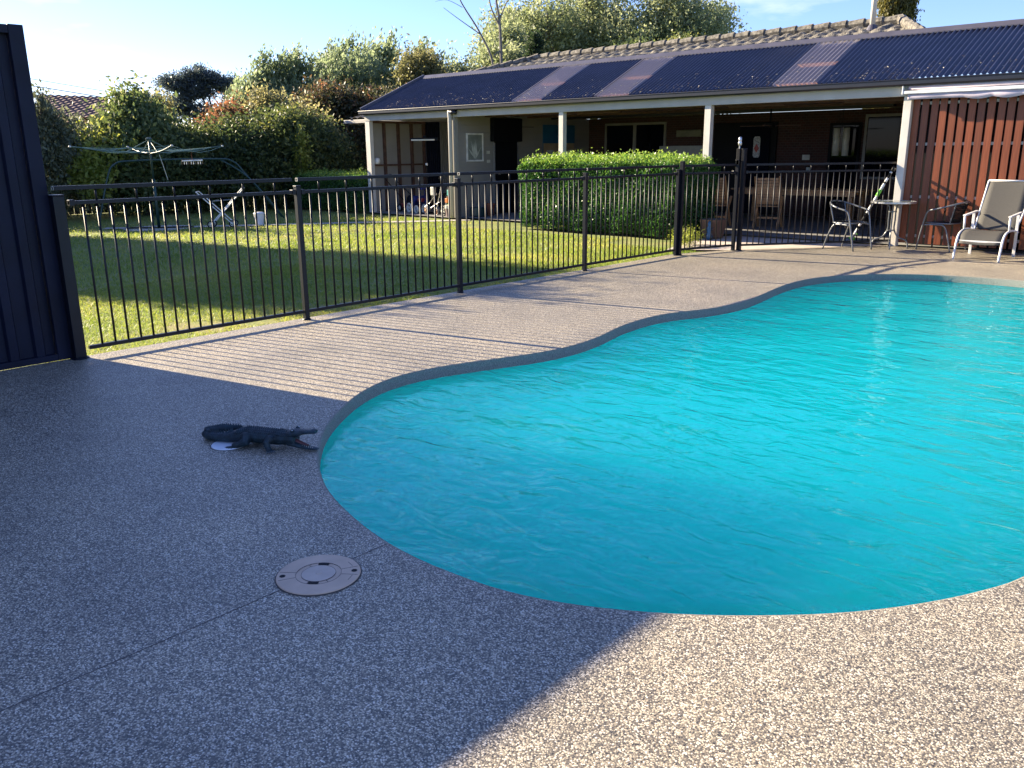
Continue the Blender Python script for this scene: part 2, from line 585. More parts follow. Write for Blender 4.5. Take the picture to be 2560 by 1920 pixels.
def flat_with_hole(outer, holes, z, name, m):
    bm = bmesh.new(); E_ = []
    for loop in [outer] + holes:
        vs = [bm.verts.new((x, y, z)) for x, y in loop]
        E_ += [bm.edges.new((vs[i - 1], vs[i])) for i in range(len(vs))]
    bmesh.ops.triangle_fill(bm, use_beauty=True, edges=E_)
    for f in bm.faces:
        f.normal_update()
        if f.normal.z < 0: f.normal_flip()
    me = bpy.data.meshes.new(name); bm.to_mesh(me); bm.free()
    me.materials.append(MT[m])
    o = bpy.data.objects.new(name, me); col.objects.link(o)
    return structure(o)

DECK = [(-7.16, -9), (-7.16, 11.62), (-6.72, 12.78), (-4.93, 15.02), (6, 15.02), (6, -9)]
# a rounded lip runs round the pool: deck stops 12 mm before the edge
flat_with_hole(DECK, [inset(POOL, -SG * .012)], 0, 'pool_deck', 'agg')
nP = len(POOL)
rows = []
for d, z in ((-.012, 0), (-.004, -.002), (0, -.010), (0, -.12), (.004, -.14), (.02, -.17)):
    L_ = inset(POOL, SG * d); rows.append([(x, y, z) for x, y in L_ + L_[:1]])
o = MB().grid(rows).build('pool_coping', 'coping'); structure(o); o.data.shade_smooth()
rows = []
for d, z in ((.018, -.13), (.03, -.30), (.05, -.30), (.62, -.34), (.66, -.37), (.70, -.65), (.80, -1.15), (1.0, -1.35), (1.4, -1.45)):
    L_ = inset(POOL, SG * d); rows.append([(x, y, z) for x, y in L_ + L_[:1]])
mb = MB().grid(rows)
mb.v += [(x, y, -1.45) for x, y in inset(POOL, SG * 1.4)][:0]
mb.add([(-6, 1, -1.46), (2, 1, -1.46), (2, 13, -1.46), (-6, 13, -1.46)], [(0, 1, 2, 3)])
structure(mb.build('pool_shell', 'shell', smooth=True))
la = inset(POOL, SG * .54); lb = inset(POOL, SG * .625)
structure(MB().grid([[(x, y, -.325) for x, y in la + la[:1]], [(x, y, -.325) for x, y in lb + lb[:1]]]).build('pool_step_edge', mat('dark_step_trim', (.004, .06, .10), .6)))
# water surface
bm = bmesh.new()
vs = [bm.verts.new((x, y, WATER_Z)) for x, y in inset(POOL, -SG * .004)]
bm.faces.new(vs); bmesh.ops.triangulate(bm, faces=bm.faces)
for f in bm.faces:
    f.normal_update()
    if f.normal.z < 0: f.normal_flip()
me = bpy.data.meshes.new('pool_water'); bm.to_mesh(me); bm.free(); me.materials.append(MT['water'])
o = bpy.data.objects.new('pool_water', me); col.objects.link(o); structure(o)

# saw cuts in the deck, a thin dark filler strip each
mb = MB()
mb.box((-2.6055, -6, .0003), (-2.6015, 2.066, .0012))
mb.bar((-4.70, 4.21, .001), (-7.1, 4.9, .001), .003, .001)
structure(mb.build('deck_expansion_joint', 'groove'))

# lawn and everything beyond, as one sheet with a hole where deck and pool lie
BIG = [(-400, -300), (400, -300), (400, 500), (-400, 500)]
g = flat_with_hole(BIG, [[(-7.15, -8.9), (-7.15, 11.6), (-6.71, 12.77), (-4.92, 15.0), (5.9, 15.0), (5.9, -8.9)]], -.035, 'lawn', 'turf')
# hidden footing under the deck edge
structure(MB().box((-7.165, -9, -.12), (-7.14, 11.6, -.004)).build('deck_kerb', 'concrete'))

# patio slab + pavers + garden path
structure(flat_with_hole([(-15.5, 14.96), (-4.7, 15.04), (-4.7, 20.6), (-15.5, 20.6)], [], .012, 'patio_slab', 'patio'))
structure(flat_with_hole([(-4.69, 15.021), (6, 15.021), (6, 20.6), (-4.69, 20.6)], [], .010, 'patio_slab', 'patio'))
structure(flat_with_hole([(-18.9, 14.8), (-15.48, 14.8), (-15.48, 19), (-18.9, 19)], [], .008, 'shed_floor', 'patio'))
structure(flat_with_hole([(-7.62, 12.2), (-6.74, 12.76), (-4.95, 15.01), (-7.9, 14.97), (-8.1, 14.0)], [], -.006, 'paved_path', 'paver'))
pa = [(-19.9, 8.2), (-19.2, 8.9), (-17.05, 11.9), (-16.5, 12.7), (-15.4, 14.0), (-14.9, 14.9)]
mb = MB()
wL = [(x - .16, y + .13, -.022) for x, y in pa]; wR = [(x + .16, y - .13, -.022) for x, y in pa]
mb.grid([wL, wR]); structure(mb.build('garden_path', 'concrete'))
mb = MB().lathe([(.02, 0), (.75, 0), (.75, .012), (.02, .012)], (-19.0, 9.05, -.034), 28); structure(mb.build('clothesline_pad', 'concrete'))

# grass blades: many thousand, uncountable
def blades():
    # density falls with distance from the fence corner
    pts = []
    for x0, x1, y0, y1, dens in ((-9.2, -7.18, 2.4, 6.5, 2600), (-11, -9.2, 3, 7.5, 1700), (-9.2, -7.18, 6.5, 12.5, 1500), (-14, -9.2, 3.5, 13.3, 750), (-18.5, -14, 5, 14.4, 380), (-22.5, -18.5, 6, 14.3, 160)):
        n = int((x1 - x0) * (y1 - y0) * dens)
        p = np.stack([rng.uniform(x0, x1, n), rng.uniform(y0, y1, n)], 1); pts.append(p)
    P = np.concatenate(pts)
    # keep off path, pavers, hedge bed, patio
    keep = np.ones(len(P), bool)
    keep &= ~((P[:, 1] > 14.75) & (P[:, 0] > -19))
    keep &= ~((P[:, 0] > -8.0) & (P[:, 1] > 12.6))
    keep &= ~((P[:, 0] > -12.2) & (P[:, 1] > 13.55))
    a = np.array(pa)
    for i in range(len(a) - 1):
        d = a[i + 1] - a[i]; L_ = np.linalg.norm(d); u = d / L_
        q = P - a[i]; t = q @ u; s_ = np.abs(q[:, 0] * u[1] - q[:, 1] * u[0])
        keep &= ~((t > 0) & (t < L_) & (s_ < .20))
    # worn patch by the fence
    dpt = np.hypot((P[:, 0] + 7.75) / 1.1, P[:, 1] - 3.95)
    keep &= ~((dpt < .28) & (rng.random(len(P)) < .8))
    dpt = np.hypot(P[:, 0] + 7.45, (P[:, 1] - 4.45))
    keep &= ~((dpt < .18) & (rng.random(len(P)) < .9))
    P = P[keep]; n = len(P)
    dist = np.hypot(P[:, 0], P[:, 1])
    h = rng.uniform(.012, .032, n) * (1 + .5 * (dist > 12)); wd = rng.uniform(.002, .0045, n) * np.clip(dist / 8, 1, 2.6)
    ang = rng.uniform(0, 2 * pi, n); lean = rng.normal(0, .02, (n, 2))
    B = np.stack([P[:, 0], P[:, 1], np.full(n, -.036)], 1)
    s = np.stack([np.cos(ang) * wd, np.sin(ang) * wd, np.zeros(n)], 1)
    T = B + np.stack([lean[:, 0], lean[:, 1], h], 1)
    V = np.stack([B - s, B + s, T + s * .25, T - s * .25], 1)
    # tone follows broad patches plus single-blade chance
    k = .5 + .22 * np.sin(P[:, 0] * 1.7 + 2 * np.sin(P[:, 1] * .9)) * np.cos(P[:, 1] * 1.3 + P[:, 0] * .4) + rng.normal(0, .17, n)
    return V, np.clip(k, 0, 1)
V, k = blades()
GR = leafmat('grass_blade', [(0, (.10, .17, .03)), (.45, (.21, .28, .055)), (.75, (.33, .36, .09)), (1, (.46, .40, .18))], .5, .45)
o = quads('lawn_grass', V, k, GR)
tag(o, 'short green and yellowing lawn grass beyond the pool fence', 'grass', kind='stuff')

# ============================================================ TALL STEEL BOUNDARY FENCE
t = thing('steel_boundary_fence', 'tall dark navy ribbed steel fence closing the deck at the left edge', 'fence', (-7.2, 2.6, 0))
prof = []
y = 2.458; per = .19
while y > -9:
    prof += [(y, 0), (y - .07, 0), (y - .085, .032), (y - .145, .032), (y - .16, 0)]
    y -= per
mb = MB()
mb.grid([[(-7.22 + d, yy, z) for yy, d in prof] for z in (.02, 2.46)])
mb.grid([[(-7.235, yy, z) for yy, d in prof] for z in (.02, 2.46)])
mb.build('ribbed_panel', 'navy', t)
MB().box((-7.25, 2.46, 0), (-7.165, 2.565, 2.52)).build('end_post', 'navy', t, bevel=.004)
MB().box((-7.255, -9, 2.455), (-7.165, 2.459, 2.515)).build('top_rail', 'navy', t, bevel=.004)
MB().box((-7.25, -9, .0), (-7.17, 2.459, .05)).build('bottom_rail', 'navy', t)
for yy in (.1, -2.3, -4.7): MB().box((-7.255, yy, .051), (-7.155, yy + .06, 2.454)).build('post', 'navy', t)

# ============================================================ POOL FENCE
BAL = None
def fence_panel(label, p, q, z_up=1.35, z_top=1.235, z_bot=.085, ext0=0, ext1=0, n=19, ticks=3, r=.0095, up=True):
    p = Vector((*p, 0)); q = Vector((*q, 0)); L_ = (q - p).length
    t = thing('pool_fence', label, 'fence panel', p, math.atan2(q.y - p.y, q.x - p.x), 'black pool fence panels')
    A = (0, 0, 0)
    def B(mb, name, m='fence', par=t, **kw):
        o = mb.build(name, m, None, **kw); o.parent = par; return o
    B(MB().box((.0, -.019, z_top - .015), (L_, .019, z_top + .015)), 'top_rail', bevel=.003)
    B(MB().box((.0, -.019, z_bot - .015), (L_, .019, z_bot + .015)), 'bottom_rail', bevel=.003)
    ur = B(MB().box((-ext0, -.019, z_up - .016), (L_ + ext1, .019, z_up + .016)), 'upper_rail', bevel=.002)
    e = MB()                          # bare cut end of the square tube
    for a, b in (((-.018, z_up - .015), (.018, z_up - .011)), ((-.018, z_up + .011), (.018, z_up + .015)), ((-.018, z_up - .011), (-.014, z_up + .011)), ((.014, z_up - .011), (.018, z_up + .011))):
        e.box((-ext0 - .0025, a[0], a[1]), (-ext0 - .0003, b[0], b[1]))
    if ext0 >= 0 and up:
        c = B(e, 'cut_end', 'cut', ur)
        B(MB().box((-ext0 - .0012, -.014, z_up - .011), (-ext0 - .0004, .014, z_up + .011)), 'tube_hollow', 'black', ur)
    bal = MB().tube([(0, 0, z_bot), (0, 0, z_top)], r, 8)
    bo = B(bal, 'baluster', smooth=True)
    st = MB().tube([(0, 0, z_top), (0, 0, z_up)], r, 8)
    so_ = None
    for i in range(n):
        x = L_ * (i + 1) / (n + 1)
        if i == 0: o = bo
        else: o = bo.copy(); col.objects.link(o)
        o.location = (x, 0, 0)
        if i % ticks == 1:
            if so_ is None: so_ = s2 = B(st, 'short_spindle', smooth=True)
            else: s2 = so_.copy(); col.objects.link(s2)
            s2.location = (x, 0, 0)
    for x in (0, L_ - .04):          # swivel brackets
        B(MB().box((x, -.026, z_top - .024), (x + .04, .026, z_top + .024)), 'rail_bracket', bevel=.004)
    return t

FX = -7.075
fence_panel('pool fence panel nearest the tall navy fence, first on the left', (FX, 2.67), (FX, 4.73), ext0=.10, ext1=-.03, n=18)
fence_panel('pool fence panel second from the tall navy fence, shed and lawn behind', (FX, 4.79), (FX, 6.86), ext0=.03, ext1=.01, n=18)
fence_panel('pool fence panel in front of the left half of the big hedge', (FX, 6.92), (FX, 9.23), ext0=.01, ext1=.03, n=21)
fence_panel('pool fence panel in front of the right half of the big hedge', (FX, 9.31), (FX + .03, 11.50), ext0=.02, ext1=.03, n=20)
fence_panel('far pool fence panel between the tall latch post and the slatted screen', (-6.58, 12.79), (-4.98, 14.97), ext0=.0, n=25, up=False)
gate = fence_panel('pool gate with its latch rod, between two thick posts', (-7.02, 11.62), (-6.70, 12.66), z_up=1.35, ext0=0, n=9, ticks=3, up=False)
gate.name = 'pool_gate'; gate['category'] = 'gate'; gate['group'] = ''
del gate['group']

def post(label, x, y, h, wd=.05, rot=0, cap=True):
    t = thing('fence_post', label, 'fence post', (x, y, 0), rot, 'black pool fence posts')
    def B(mb, name, m='fence', **kw):
        o = mb.build(name, m, None, **kw); o.parent = t; return o
    w2 = wd / 2
    B(MB().box((-w2, -w2, 0), (w2, w2, h - .012)), 'shaft', bevel=.003)
    B(MB().box((-w2 - .004, -w2 - .004, h - .012), (w2 + .004, w2 + .004, h)), 'cap', bevel=.004)
    B(MB().lathe([(wd * .8, 0), (wd * .85, .004), (wd * .75, .012), (w2 * 1.05, .016)], (0, 0, 0), 16), 'base_collar')
    return t
post('black fence post touching the tall navy fence', FX - .04, 2.602, 1.30, .085)
post('black fence post between the first two fence panels', FX, 4.76, 1.295)
post('black fence post in front of the grey downpipe', FX, 6.89, 1.30)
post('black fence post in front of the middle of the big hedge', FX, 9.27, 1.305)
post('shorter black post where the fence meets the gate', FX + .035, 11.54, 1.30)
post('thick black gate hinge post beside the shorter one', FX + .065, 11.60, 1.42, .06)
lp = post('tall black latch post with metal knob at the gate', -6.60, 12.76, 1.60, .062)
post('slim black post at the latch side of the gate', -6.665, 12.69, 1.43, .05)
# latch rod and knob hang on the tall post
rod = MB().tube([(-6.655, 12.70, 1.30), (-6.655, 12.70, 1.69)], .014, 10).build('latch_rod', 'greysteel', lp, smooth=True)
kn = MB().lathe([(.012, 0), (.028, .01), (.032, .05), (.022, .07), (.028, .08), (.024, .12), (.01, .135)], (-6.655, 12.70, 1.64), 14).build('latch_knob', 'steel', lp, smooth=True)
MB().box((-6.69, 12.665, 1.35), (-6.63, 12.70, 1.60)).build('latch_body', 'black', lp, bevel=.006)
post('black fence post against the white veranda post', -4.975, 14.985, 1.37, .04)

# ============================================================ LID COVERS IN THE DECK
c = Vector((-2.592, 1.712))
t = thing('pump_access_lid', 'round beige plastic access lid with slots set flush in the deck', 'access lid', (c.x, c.y, 0))
def L2(mb, name, m, par=t, **kw):
    o = mb.build(name, m, None, **kw); o.parent = par; return o
RL = .163
L2(MB().lathe([(.02, .0005), (RL + .004, .0005), (RL + .004, .003), (RL + .002, .003), (RL + .002, .001), (.02, .001)], n=64), 'surround', 'groove')
L2(MB().lathe([(.01, .002), (RL - .002, .002), (RL, .004), (RL - .003, .0075), (.088, .0078), (.088, .0065), (.01, .0065)], n=72), 'cover_plate', 'lidplastic')
cd = L2(MB().lathe([(.001, .005), (.0655, .005), (.0658, .0082), (.062, .0090), (.012, .0088), (.008, .011), (.001, .011)], n=48), 'centre_disc', 'lidcentre', smooth=False)
for r_ in (.066, .088):
    L2(MB().lathe([(r_, .006), (r_, .0086), (r_ + .0009, .0086), (r_ + .0009, .006)], n=56), 'ring_groove', 'groove')
a0 = math.atan2(.254, .204)
for k in range(8):
    a = a0 + (R(13), R(-13), R(62), R(118))[k % 4] + (pi if k > 3 else 0)
    r1, r2 = ((.09, .155) if k % 4 < 2 else (.068, .088))
    L2(MB().bar((r1 * cos(a), r1 * sin(a), .0078), (r2 * cos(a), r2 * sin(a), .0078), .0014, .0012), 'rib_line', 'groove')
for k in range(2):
    a = a0 + pi * k
    L2(MB().lathe([(.001, 0), (.0125, 0), (.0125, .0006), (.001, .0006)], (.138 * cos(a), .138 * sin(a), .0077), 7), 'screw_hole', 'hole')
    b = a + R(78)
    u = Vector((-sin(b), cos(b), 0)); p = Vector((.077 * cos(b), .077 * sin(b), .0085))
    L2(MB().bar(p - u * .020, p + u * .020, .016, .002), 'lifting_slot', 'hole')
# two illegible moulded marks near the rim
for a, s_ in ((a0 - R(24), .02), (a0 + R(26), .02)):
    u = Vector((-sin(a), cos(a), 0)); p = Vector((.135 * cos(a), .135 * sin(a), .0079))
    L2(MB().bar(p - u * s_, p + u * s_, .0015, .0008), 'moulded_mark', 'groove')

t = thing('skimmer_lid', 'plain round white lid in the deck under the crocodile tail', 'skimmer lid', (-4.262, 2.292, 0))
L2(MB().lathe([(.02, .0), (.098, .0), (.100, .002), (.097, .006), (.02, .007)], n=56), 'lid_plate', 'disc', t)
L2(MB().lathe([(.099, .0003), (.106, .0003), (.106, .0014), (.099, .0014)], n=56), 'lid_gap', 'groove', t)

# ============================================================ CROCODILE ORNAMENT
def croc():
    t = thing('crocodile_ornament', 'dark resin crocodile ornament with open jaws beside the pool edge', 'ornament', (-4.17, 2.385, 0), R(25))
    def loft(mb, S, n=14):
        """S: (x, y, z, half width, half height) sections"""
        V = []; F = []; m = len(S)
        for i, (x, y, z, hw, hh) in enumerate(S):
            a = S[max(i - 1, 0)]; b = S[min(i + 1, m - 1)]
            d = Vector((b[0] - a[0], b[1] - a[1], 0)).normalized(); s_ = Vector((-d.y, d.x, 0))
            for k in range(n):
                q = 2 * pi * k / n
                V.append(Vector((x, y, z)) + s_ * cos(q) * hw + Vector((0, 0, 1)) * sin(q) * hh)
        F = [(i * n + k, i * n + (k + 1) % n, (i + 1) * n + (k + 1) % n, (i + 1) * n + k) for i in range(m - 1) for k in range(n)]
        F += [tuple(range(n))[::-1], tuple((m - 1) * n + k for k in range(n))]
        mb.add(V, F)
    b = MB()
    K = lambda S: [(x, y, z * (1.05 if x > -.1 else .80), hw * (1.12 if x > -.1 else 1.25), hh * (1.05 if x > -.1 else .76)) for x, y, z, hw, hh in S]
    loft(b, K([(-.165, .150, .048, .004, .012), (-.20, .150, .044, .008, .020), (-.25, .135, .040, .010, .026), (-.30, .10, .037, .012, .029), (-.328, .050, .036, .014, .031),
             (-.318, .006, .036, .017, .032), (-.275, -.018, .037, .021, .033), (-.21, -.018, .038, .026, .034), (-.14, -.010, .042, .033, .037), (-.06, 0, .050, .042, .040),
             (.02, 0, .055, .050, .042), (.10, 0, .055, .052, .042), (.17, .0, .055, .048, .041), (.22, 0, .057, .042, .039), (.26, 0, .059, .040, .038), (.285, 0, .058, .036, .032)]))
    # upper jaw lifted, with brow and snout bumps
    loft(b, K([(.24, 0, .075, .036, .026), (.275, 0, .085, .038, .026), (.305, 0, .092, .033, .020), (.34, 0, .098, .024, .014), (.375, 0, .104, .022, .012), (.397, 0, .108, .025, .014), (.415, 0, .107, .018, .009)]))
    # lower jaw on the ground
    loft(b, K([(.24, 0, .038, .034, .024), (.28, 0, .030, .034, .018), (.325, 0, .020, .028, .013), (.365, 0, .013, .022, .009), (.40, 0, .011, .018, .008), (.418, 0, .011, .010, .005)]))
    for s_ in (-1, 1):
        loft(b, [(.268, s_ * .026, .108, .005, .006), (.280, s_ * .026, .114, .012, .012), (.298, s_ * .025, .108, .007, .007)], 8)
        b.tube([(.405, s_ * .008, .104), (.41, s_ * .008, .108)], [.006, .003], 6)
        # front leg: shoulder, elbow out and up, wrist, foot
        fx = .165
        b.tube([(fx, s_ * .03, .055), (fx - .012, s_ * .066, .062), (fx - .02, s_ * .082, .045), (fx - .008, s_ * .090, .022), (fx + .004, s_ * .095, .010)], [.024, .026, .021, .016, .017], 10)
        for k in range(5):
            q = s_ * (R(-20) + R(26) * k)
            b.tube([(fx + .002, s_ * .094, .008), (fx + .002 + cos(q) * .022, s_ * .094 + sin(q) * .022, .008), (fx + .002 + cos(q) * .033, s_ * .094 + sin(q) * .033, .003)], [.0065, .0048, .002], 6)
        # hind leg, folded
        hx = -.02
        b.tube([(hx, s_ * .03, .048), (hx + .02, s_ * .062, .055), (hx + .028, s_ * .080, .040), (hx - .01, s_ * .088, .024), (hx - .045, s_ * .093, .012)], [.034, .036, .027, .019, .017], 10)
        for k in range(4):
            q = s_ * (R(60) + R(26) * k)
            b.tube([(hx - .045, s_ * .092, .009), (hx - .045 + cos(q) * .026 - .012, s_ * .092 + sin(q) * .022, .008), (hx - .045 + cos(q) * .04 - .018, s_ * .092 + sin(q) * .032, .003)], [.007, .005, .002], 6)
    # scutes along the back and tail
    def scute(x, y, z, r_, h, ln):
        b.add([(x - ln, y, z - .003), (x + ln, y, z - .003), (x, y - r_, z - .003), (x, y + r_, z - .003), (x - ln * .4, y, z + h)], [(0, 2, 4), (2, 1, 4), (1, 3, 4), (3, 0, 4), (0, 3, 1, 2)])
    for i in range(26):
        x = .235 - i * .0125
        if x > -.12:
            z = .101 if x > -.03 else .097 - (-.03 - x) * .2
            if x > .2: z -= (x - .2) * .08
            for yy, dz in ((.007, 0), (-.007, 0), (.022, -.005), (-.022, -.005), (.036, -.014), (-.036, -.014)):
                scute(x, yy * 1.15, z + dz, .006, .011, .008)
    tail = smooth_path([(-.12, -.008, .076), (-.21, -.018, .057), (-.275, -.018, .054), (-.318, .006, .053), (-.328, .050, .052), (-.30, .10, .051), (-.25, .135, .051), (-.165, .150, .047)], 6)
    for i, p in enumerate(tail[:-1]):
        b.tube([(p.x, p.y, p.z - .006), (p.x - .002, p.y, p.z + .012)], [.0075, .0014], 5)
    o = b.build('body', 'croc', None); o.parent = t
    md = o.modifiers.new('fuse', 'REMESH'); md.mode = 'VOXEL'; md.voxel_size = .0022; md.use_smooth_shade = True
    md = o.modifiers.new('soften', 'SMOOTH'); md.factor = .5; md.iterations = 2
    # teeth, tongue, eyes
    m_ = MB()
    for s_ in (-1, 1):
        for k in range(7):
            x = .32 + k * .012
            m_.tube([(x, s_ * (.024 - k * .0012), .094 + k * .0014), (x, s_ * (.024 - k * .0012), .082 + k * .0016)], [.0022, .0004], 5)
            m_.tube([(x, s_ * (.021 - k * .0015), .022 - k * .0012), (x, s_ * (.021 - k * .0015), .034 - k * .0012)], [.0022, .0004], 5)
    o = m_.build('teeth', 'cream'); o.parent = t
    o = MB().tube([(.26, 0, .052), (.31, 0, .036), (.36, 0, .026)], [.016, .014, .006], 8).build('tongue', mat('dull_red_mouth', (.10, .03, .03), .5)); o.parent = t
    for s_ in (-1, 1):
        o = MB().lathe([(.0005, -.004), (.004, -.002), (.004, .002), (.0005, .004)], (.285, s_ * .037, .118), 10, 'y').build('eye', 'steel', None, smooth=True); o.parent = t
    # silver highlight of claws: pale nails on the near front foot
    m_ = MB()
    for k in range(5):
        q = -(R(-20) + R(26) * k)
        m_.tube([(.167 + cos(q) * .026, -.094 + sin(q) * .026, .008), (.167 + cos(q) * .037, -.094 + sin(q) * .037, .003)], [.0034, .001], 6)
    o = m_.build('claws', 'greysteel'); o.parent = t
croc()

# ============================================================ HOUSE
H = thing('house', 'long brick house with navy corrugated veranda roof and open patio', 'house', (-11.7, 14.9, 0))
EY, EZ, RY, RZ = 14.88, 2.66, 16.8, 3.565       # eave and top of the veranda roof
def roof_part(x0, x1, name, m, skirt=0):
    n = int((x1 - x0) / .088 * 10)
    xs = np.linspace(x0, x1, n + 1)
    rows = [[], []]
    for x in xs:
        ph = x / .088 * 2 * pi
        c_ = .021 * cos(ph)
        t = 1 if x > -18.47 else max(.02, (x + 18.78) / .31)
        rows[0].append((x, EY - .03, EZ - .014 + c_))
        rows[1].append((x, EY + (RY - EY) * t, EZ + (RZ - EZ) * t + c_))
    return MB().grid(rows).build(name, m, H, smooth=True)
SKY_ = [(-13.46, -12.62), (-11.16, -10.34), (-7.23, -6.45)]
xx = -18.76
for a, b in SKY_:
    roof_part(xx, a - .02, 'roof_sheet', 'roof')
    p = roof_part(a, b, 'skylight_panel', 'poly')
    MB().bar((a, EY, EZ + .016), (a, RY, RZ + .016), .03, .012).build('panel_edge_strip', 'gutterpale', p)
    for yy in (14.98, 15.80):
        zz = EZ + (RZ - EZ) * (yy - EY) / (RY - EY) - .045
        MB().box((a, yy, zz - .03), (b, yy + .07, zz + .03)).build('roof_batten', 'pine', p)
    xx = b + .02
roof_part(xx, 3.2, 'roof_sheet', 'roof')
mb = MB(); mb.bar((-18.80, 14.80, 2.665), (-18.47, 16.8, 3.59), .05, .10); mb.build('barge_cap', 'gutterpale', H)
mb = MB(); mb.add([(-18.52, RY - .13, RZ - .034), (3.2, RY - .13, RZ - .034), (3.2, RY - .02, RZ + .05), (-18.52, RY - .02, RZ + .05), (3.2, RY + .2, RZ + .04), (-18.52, RY + .2, RZ + .04), (3.2, RY - .13, RZ - .055), (-18.52, RY - .13, RZ - .055)], [(0, 1, 2, 3), (3, 2, 4, 5), (0, 1, 6, 7)]); mb.build('ridge_flashing', 'gutterpale', H)
# gutter: quad profile
gp = [(14.740, 2.635), (14.740, 2.56), (14.760, 2.535), (14.870, 2.535), (14.870, 2.65), (14.862, 2.65), (14.862, 2.545), (14.767, 2.545), (14.748, 2.565), (14.748, 2.635)]
mb = MB(); mb.grid([[(x, y, z) for y, z in gp + gp[:1]] for x in (-18.84, 3.2)]); mb.add([(-18.84, y, z) for y, z in ((14.740, 2.64), (14.740, 2.535), (14.870, 2.535), (14.870, 2.64))], [(0, 1, 2, 3)])
mb.tube([(-18.84, 14.738, 2.63), (3.2, 14.738, 2.63)], .009, 8)
mb.build('gutter', 'gutter', H)
MB().box((-18.8, 14.874, 2.52), (3.2, 14.900, 2.64)).build('fascia_board', 'gutter', H)
MB().box((-18.74, 14.86, 2.385), (-4.80, 14.96, 2.56)).build('veranda_beam', 'beam', H, bevel=.004)
MB().box((-18.8, 14.905, 2.562), (3.2, 15.0, 2.585)).build('eave_soffit', 'beam', H)
for x0, x1, zt in ((-18.74, -18.56, 2.384), (-12.10, -11.98, 2.384), (-8.56, -8.43, 2.384), (-4.96, -4.84, 2.384)):
    MB().box((x0, 14.87, 0), (x1, 14.99, zt)).build('veranda_post', 'white', H, bevel=.004)
dp = MB()
dp.tube([(-15.42, 14.80, 2.54), (-15.42, 14.80, 2.46), (-15.42, 14.81, 2.36), (-15.42, 14.81, 2.2), (-15.42, 14.81, .0)], .05, 14)
dp.build('downpipe', 'beam', H, smooth=True)
MB().tube([(-15.42, 14.79, 2.50), (-15.20, 14.79, 2.48)], .045, 12).build('gutter_outlet', 'gutter', H, smooth=True)
MB().box((-15.48, 14.87, 0), (-15.33, 14.99, 2.384)).build('veranda_post', 'wall', H)
# shed bay end wall, studs, panels
sb = MB().box((-18.80, 14.995, 0), (-18.72, 16.95, 2.40)).build('shed_wall', 'wall', H)
MB().box((-18.716, 15.0, .9), (-18.712, 16.94, .91)).build('sheet_joint', 'timber', sb)
for yy in (14.998, 15.42, 15.92, 16.40, 16.86): MB().box((-18.716, yy, .0), (-18.64, yy + .065, 2.33)).build('stud', 'timber', sb)
MB().box((-18.716, 15.0, 2.335), (-18.63, 16.93, 2.40)).build('top_plate', 'timber', sb)
for y0, y1 in ((15.065, 15.418), (15.487, 15.918), (15.987, 16.398), (16.467, 16.858)): MB().box((-18.716, y0, 1.22), (-18.66, y1, 1.265)).build('nogging', 'timber', sb)
def ribbed(name, m, x, y0, y1, z0, z1, per=.075, dd=.02):
    rows = [[], []]; y = y0
    while y < y1:
        for dy, dx in ((0, 0), (per * .35, 0), (per * .5, dd), (per * .85, dd)):
            rows[0].append((x + dx, min(y + dy, y1), z0)); rows[1].append((x + dx, min(y + dy, y1), z1))
        y += per
    return MB().grid(rows).build(name, m, H)
ribbed('navy_ribbed_panel', 'navy', -18.70, 16.96, 17.52, 0, 2.40)
ribbed('beige_ribbed_panel', 'wall', -18.70, 17.53, 18.2, 0, 2.40)
MB().box((-18.8, 18.21, 0), (-15.52, 18.3, 2.4)).build('shed_back_wall', 'wall', H)
MB().box((-15.52, 14.995, 0), (-15.40, 20.3, 2.44)).build('side_wall', 'boards', H)
# side wall door with rolled blind
d = MB().box((-15.398, 16.33, .02), (-15.36, 17.16, 2.06)).build('side_door', 'black', H)
for yy in (16.29, 17.165): MB().box((-15.398, yy, .05), (-15.35, yy + .025, 1.79)).build('door_track', 'steel', d)
MB().box((-15.35, 16.42, 1.0), (-15.32, 16.47, 1.1)).build('handle', 'steel', d)
bl = MB().box((-15.398, 16.18, 1.82), (-15.27, 17.27, 2.39)).build('rolled_blind', 'black', H, bevel=.01)
for yy, zz in ((16.04, 1.52), (16.05, 1.30)): MB().box((-15.398, yy, zz), (-15.385, yy + .11, zz + .075)).build('power_point', 'cream', H)
MB().box((-15.398, 17.4, 2.185), (-15.38, 17.85, 2.195)).build('wall_hook_rail', 'black', H)
# ceiling
c_ = MB().box((-15.5, 14.97, 2.447), (3.1, 20.3, 2.46)).build('patio_ceiling', 'ceil', H)
MB().box((-18.7, 14.97, 2.41), (-15.53, 18.2, 2.43)).build('shed_ceiling', 'beam', H)
for yy in (15.9, 17.5, 19.1): MB().box((-15.3, yy, 2.40), (3.0, yy + .06, 2.446)).build('ceiling_beam', 'timber', c_)
for x0, x1 in ((-12.9, -11.7), (-9.0, -7.8), (-6.6, -5.4)): MB().box((x0, 16.55, 2.405), (x1, 16.64, 2.445)).build('batten_light', 'ceil', c_)
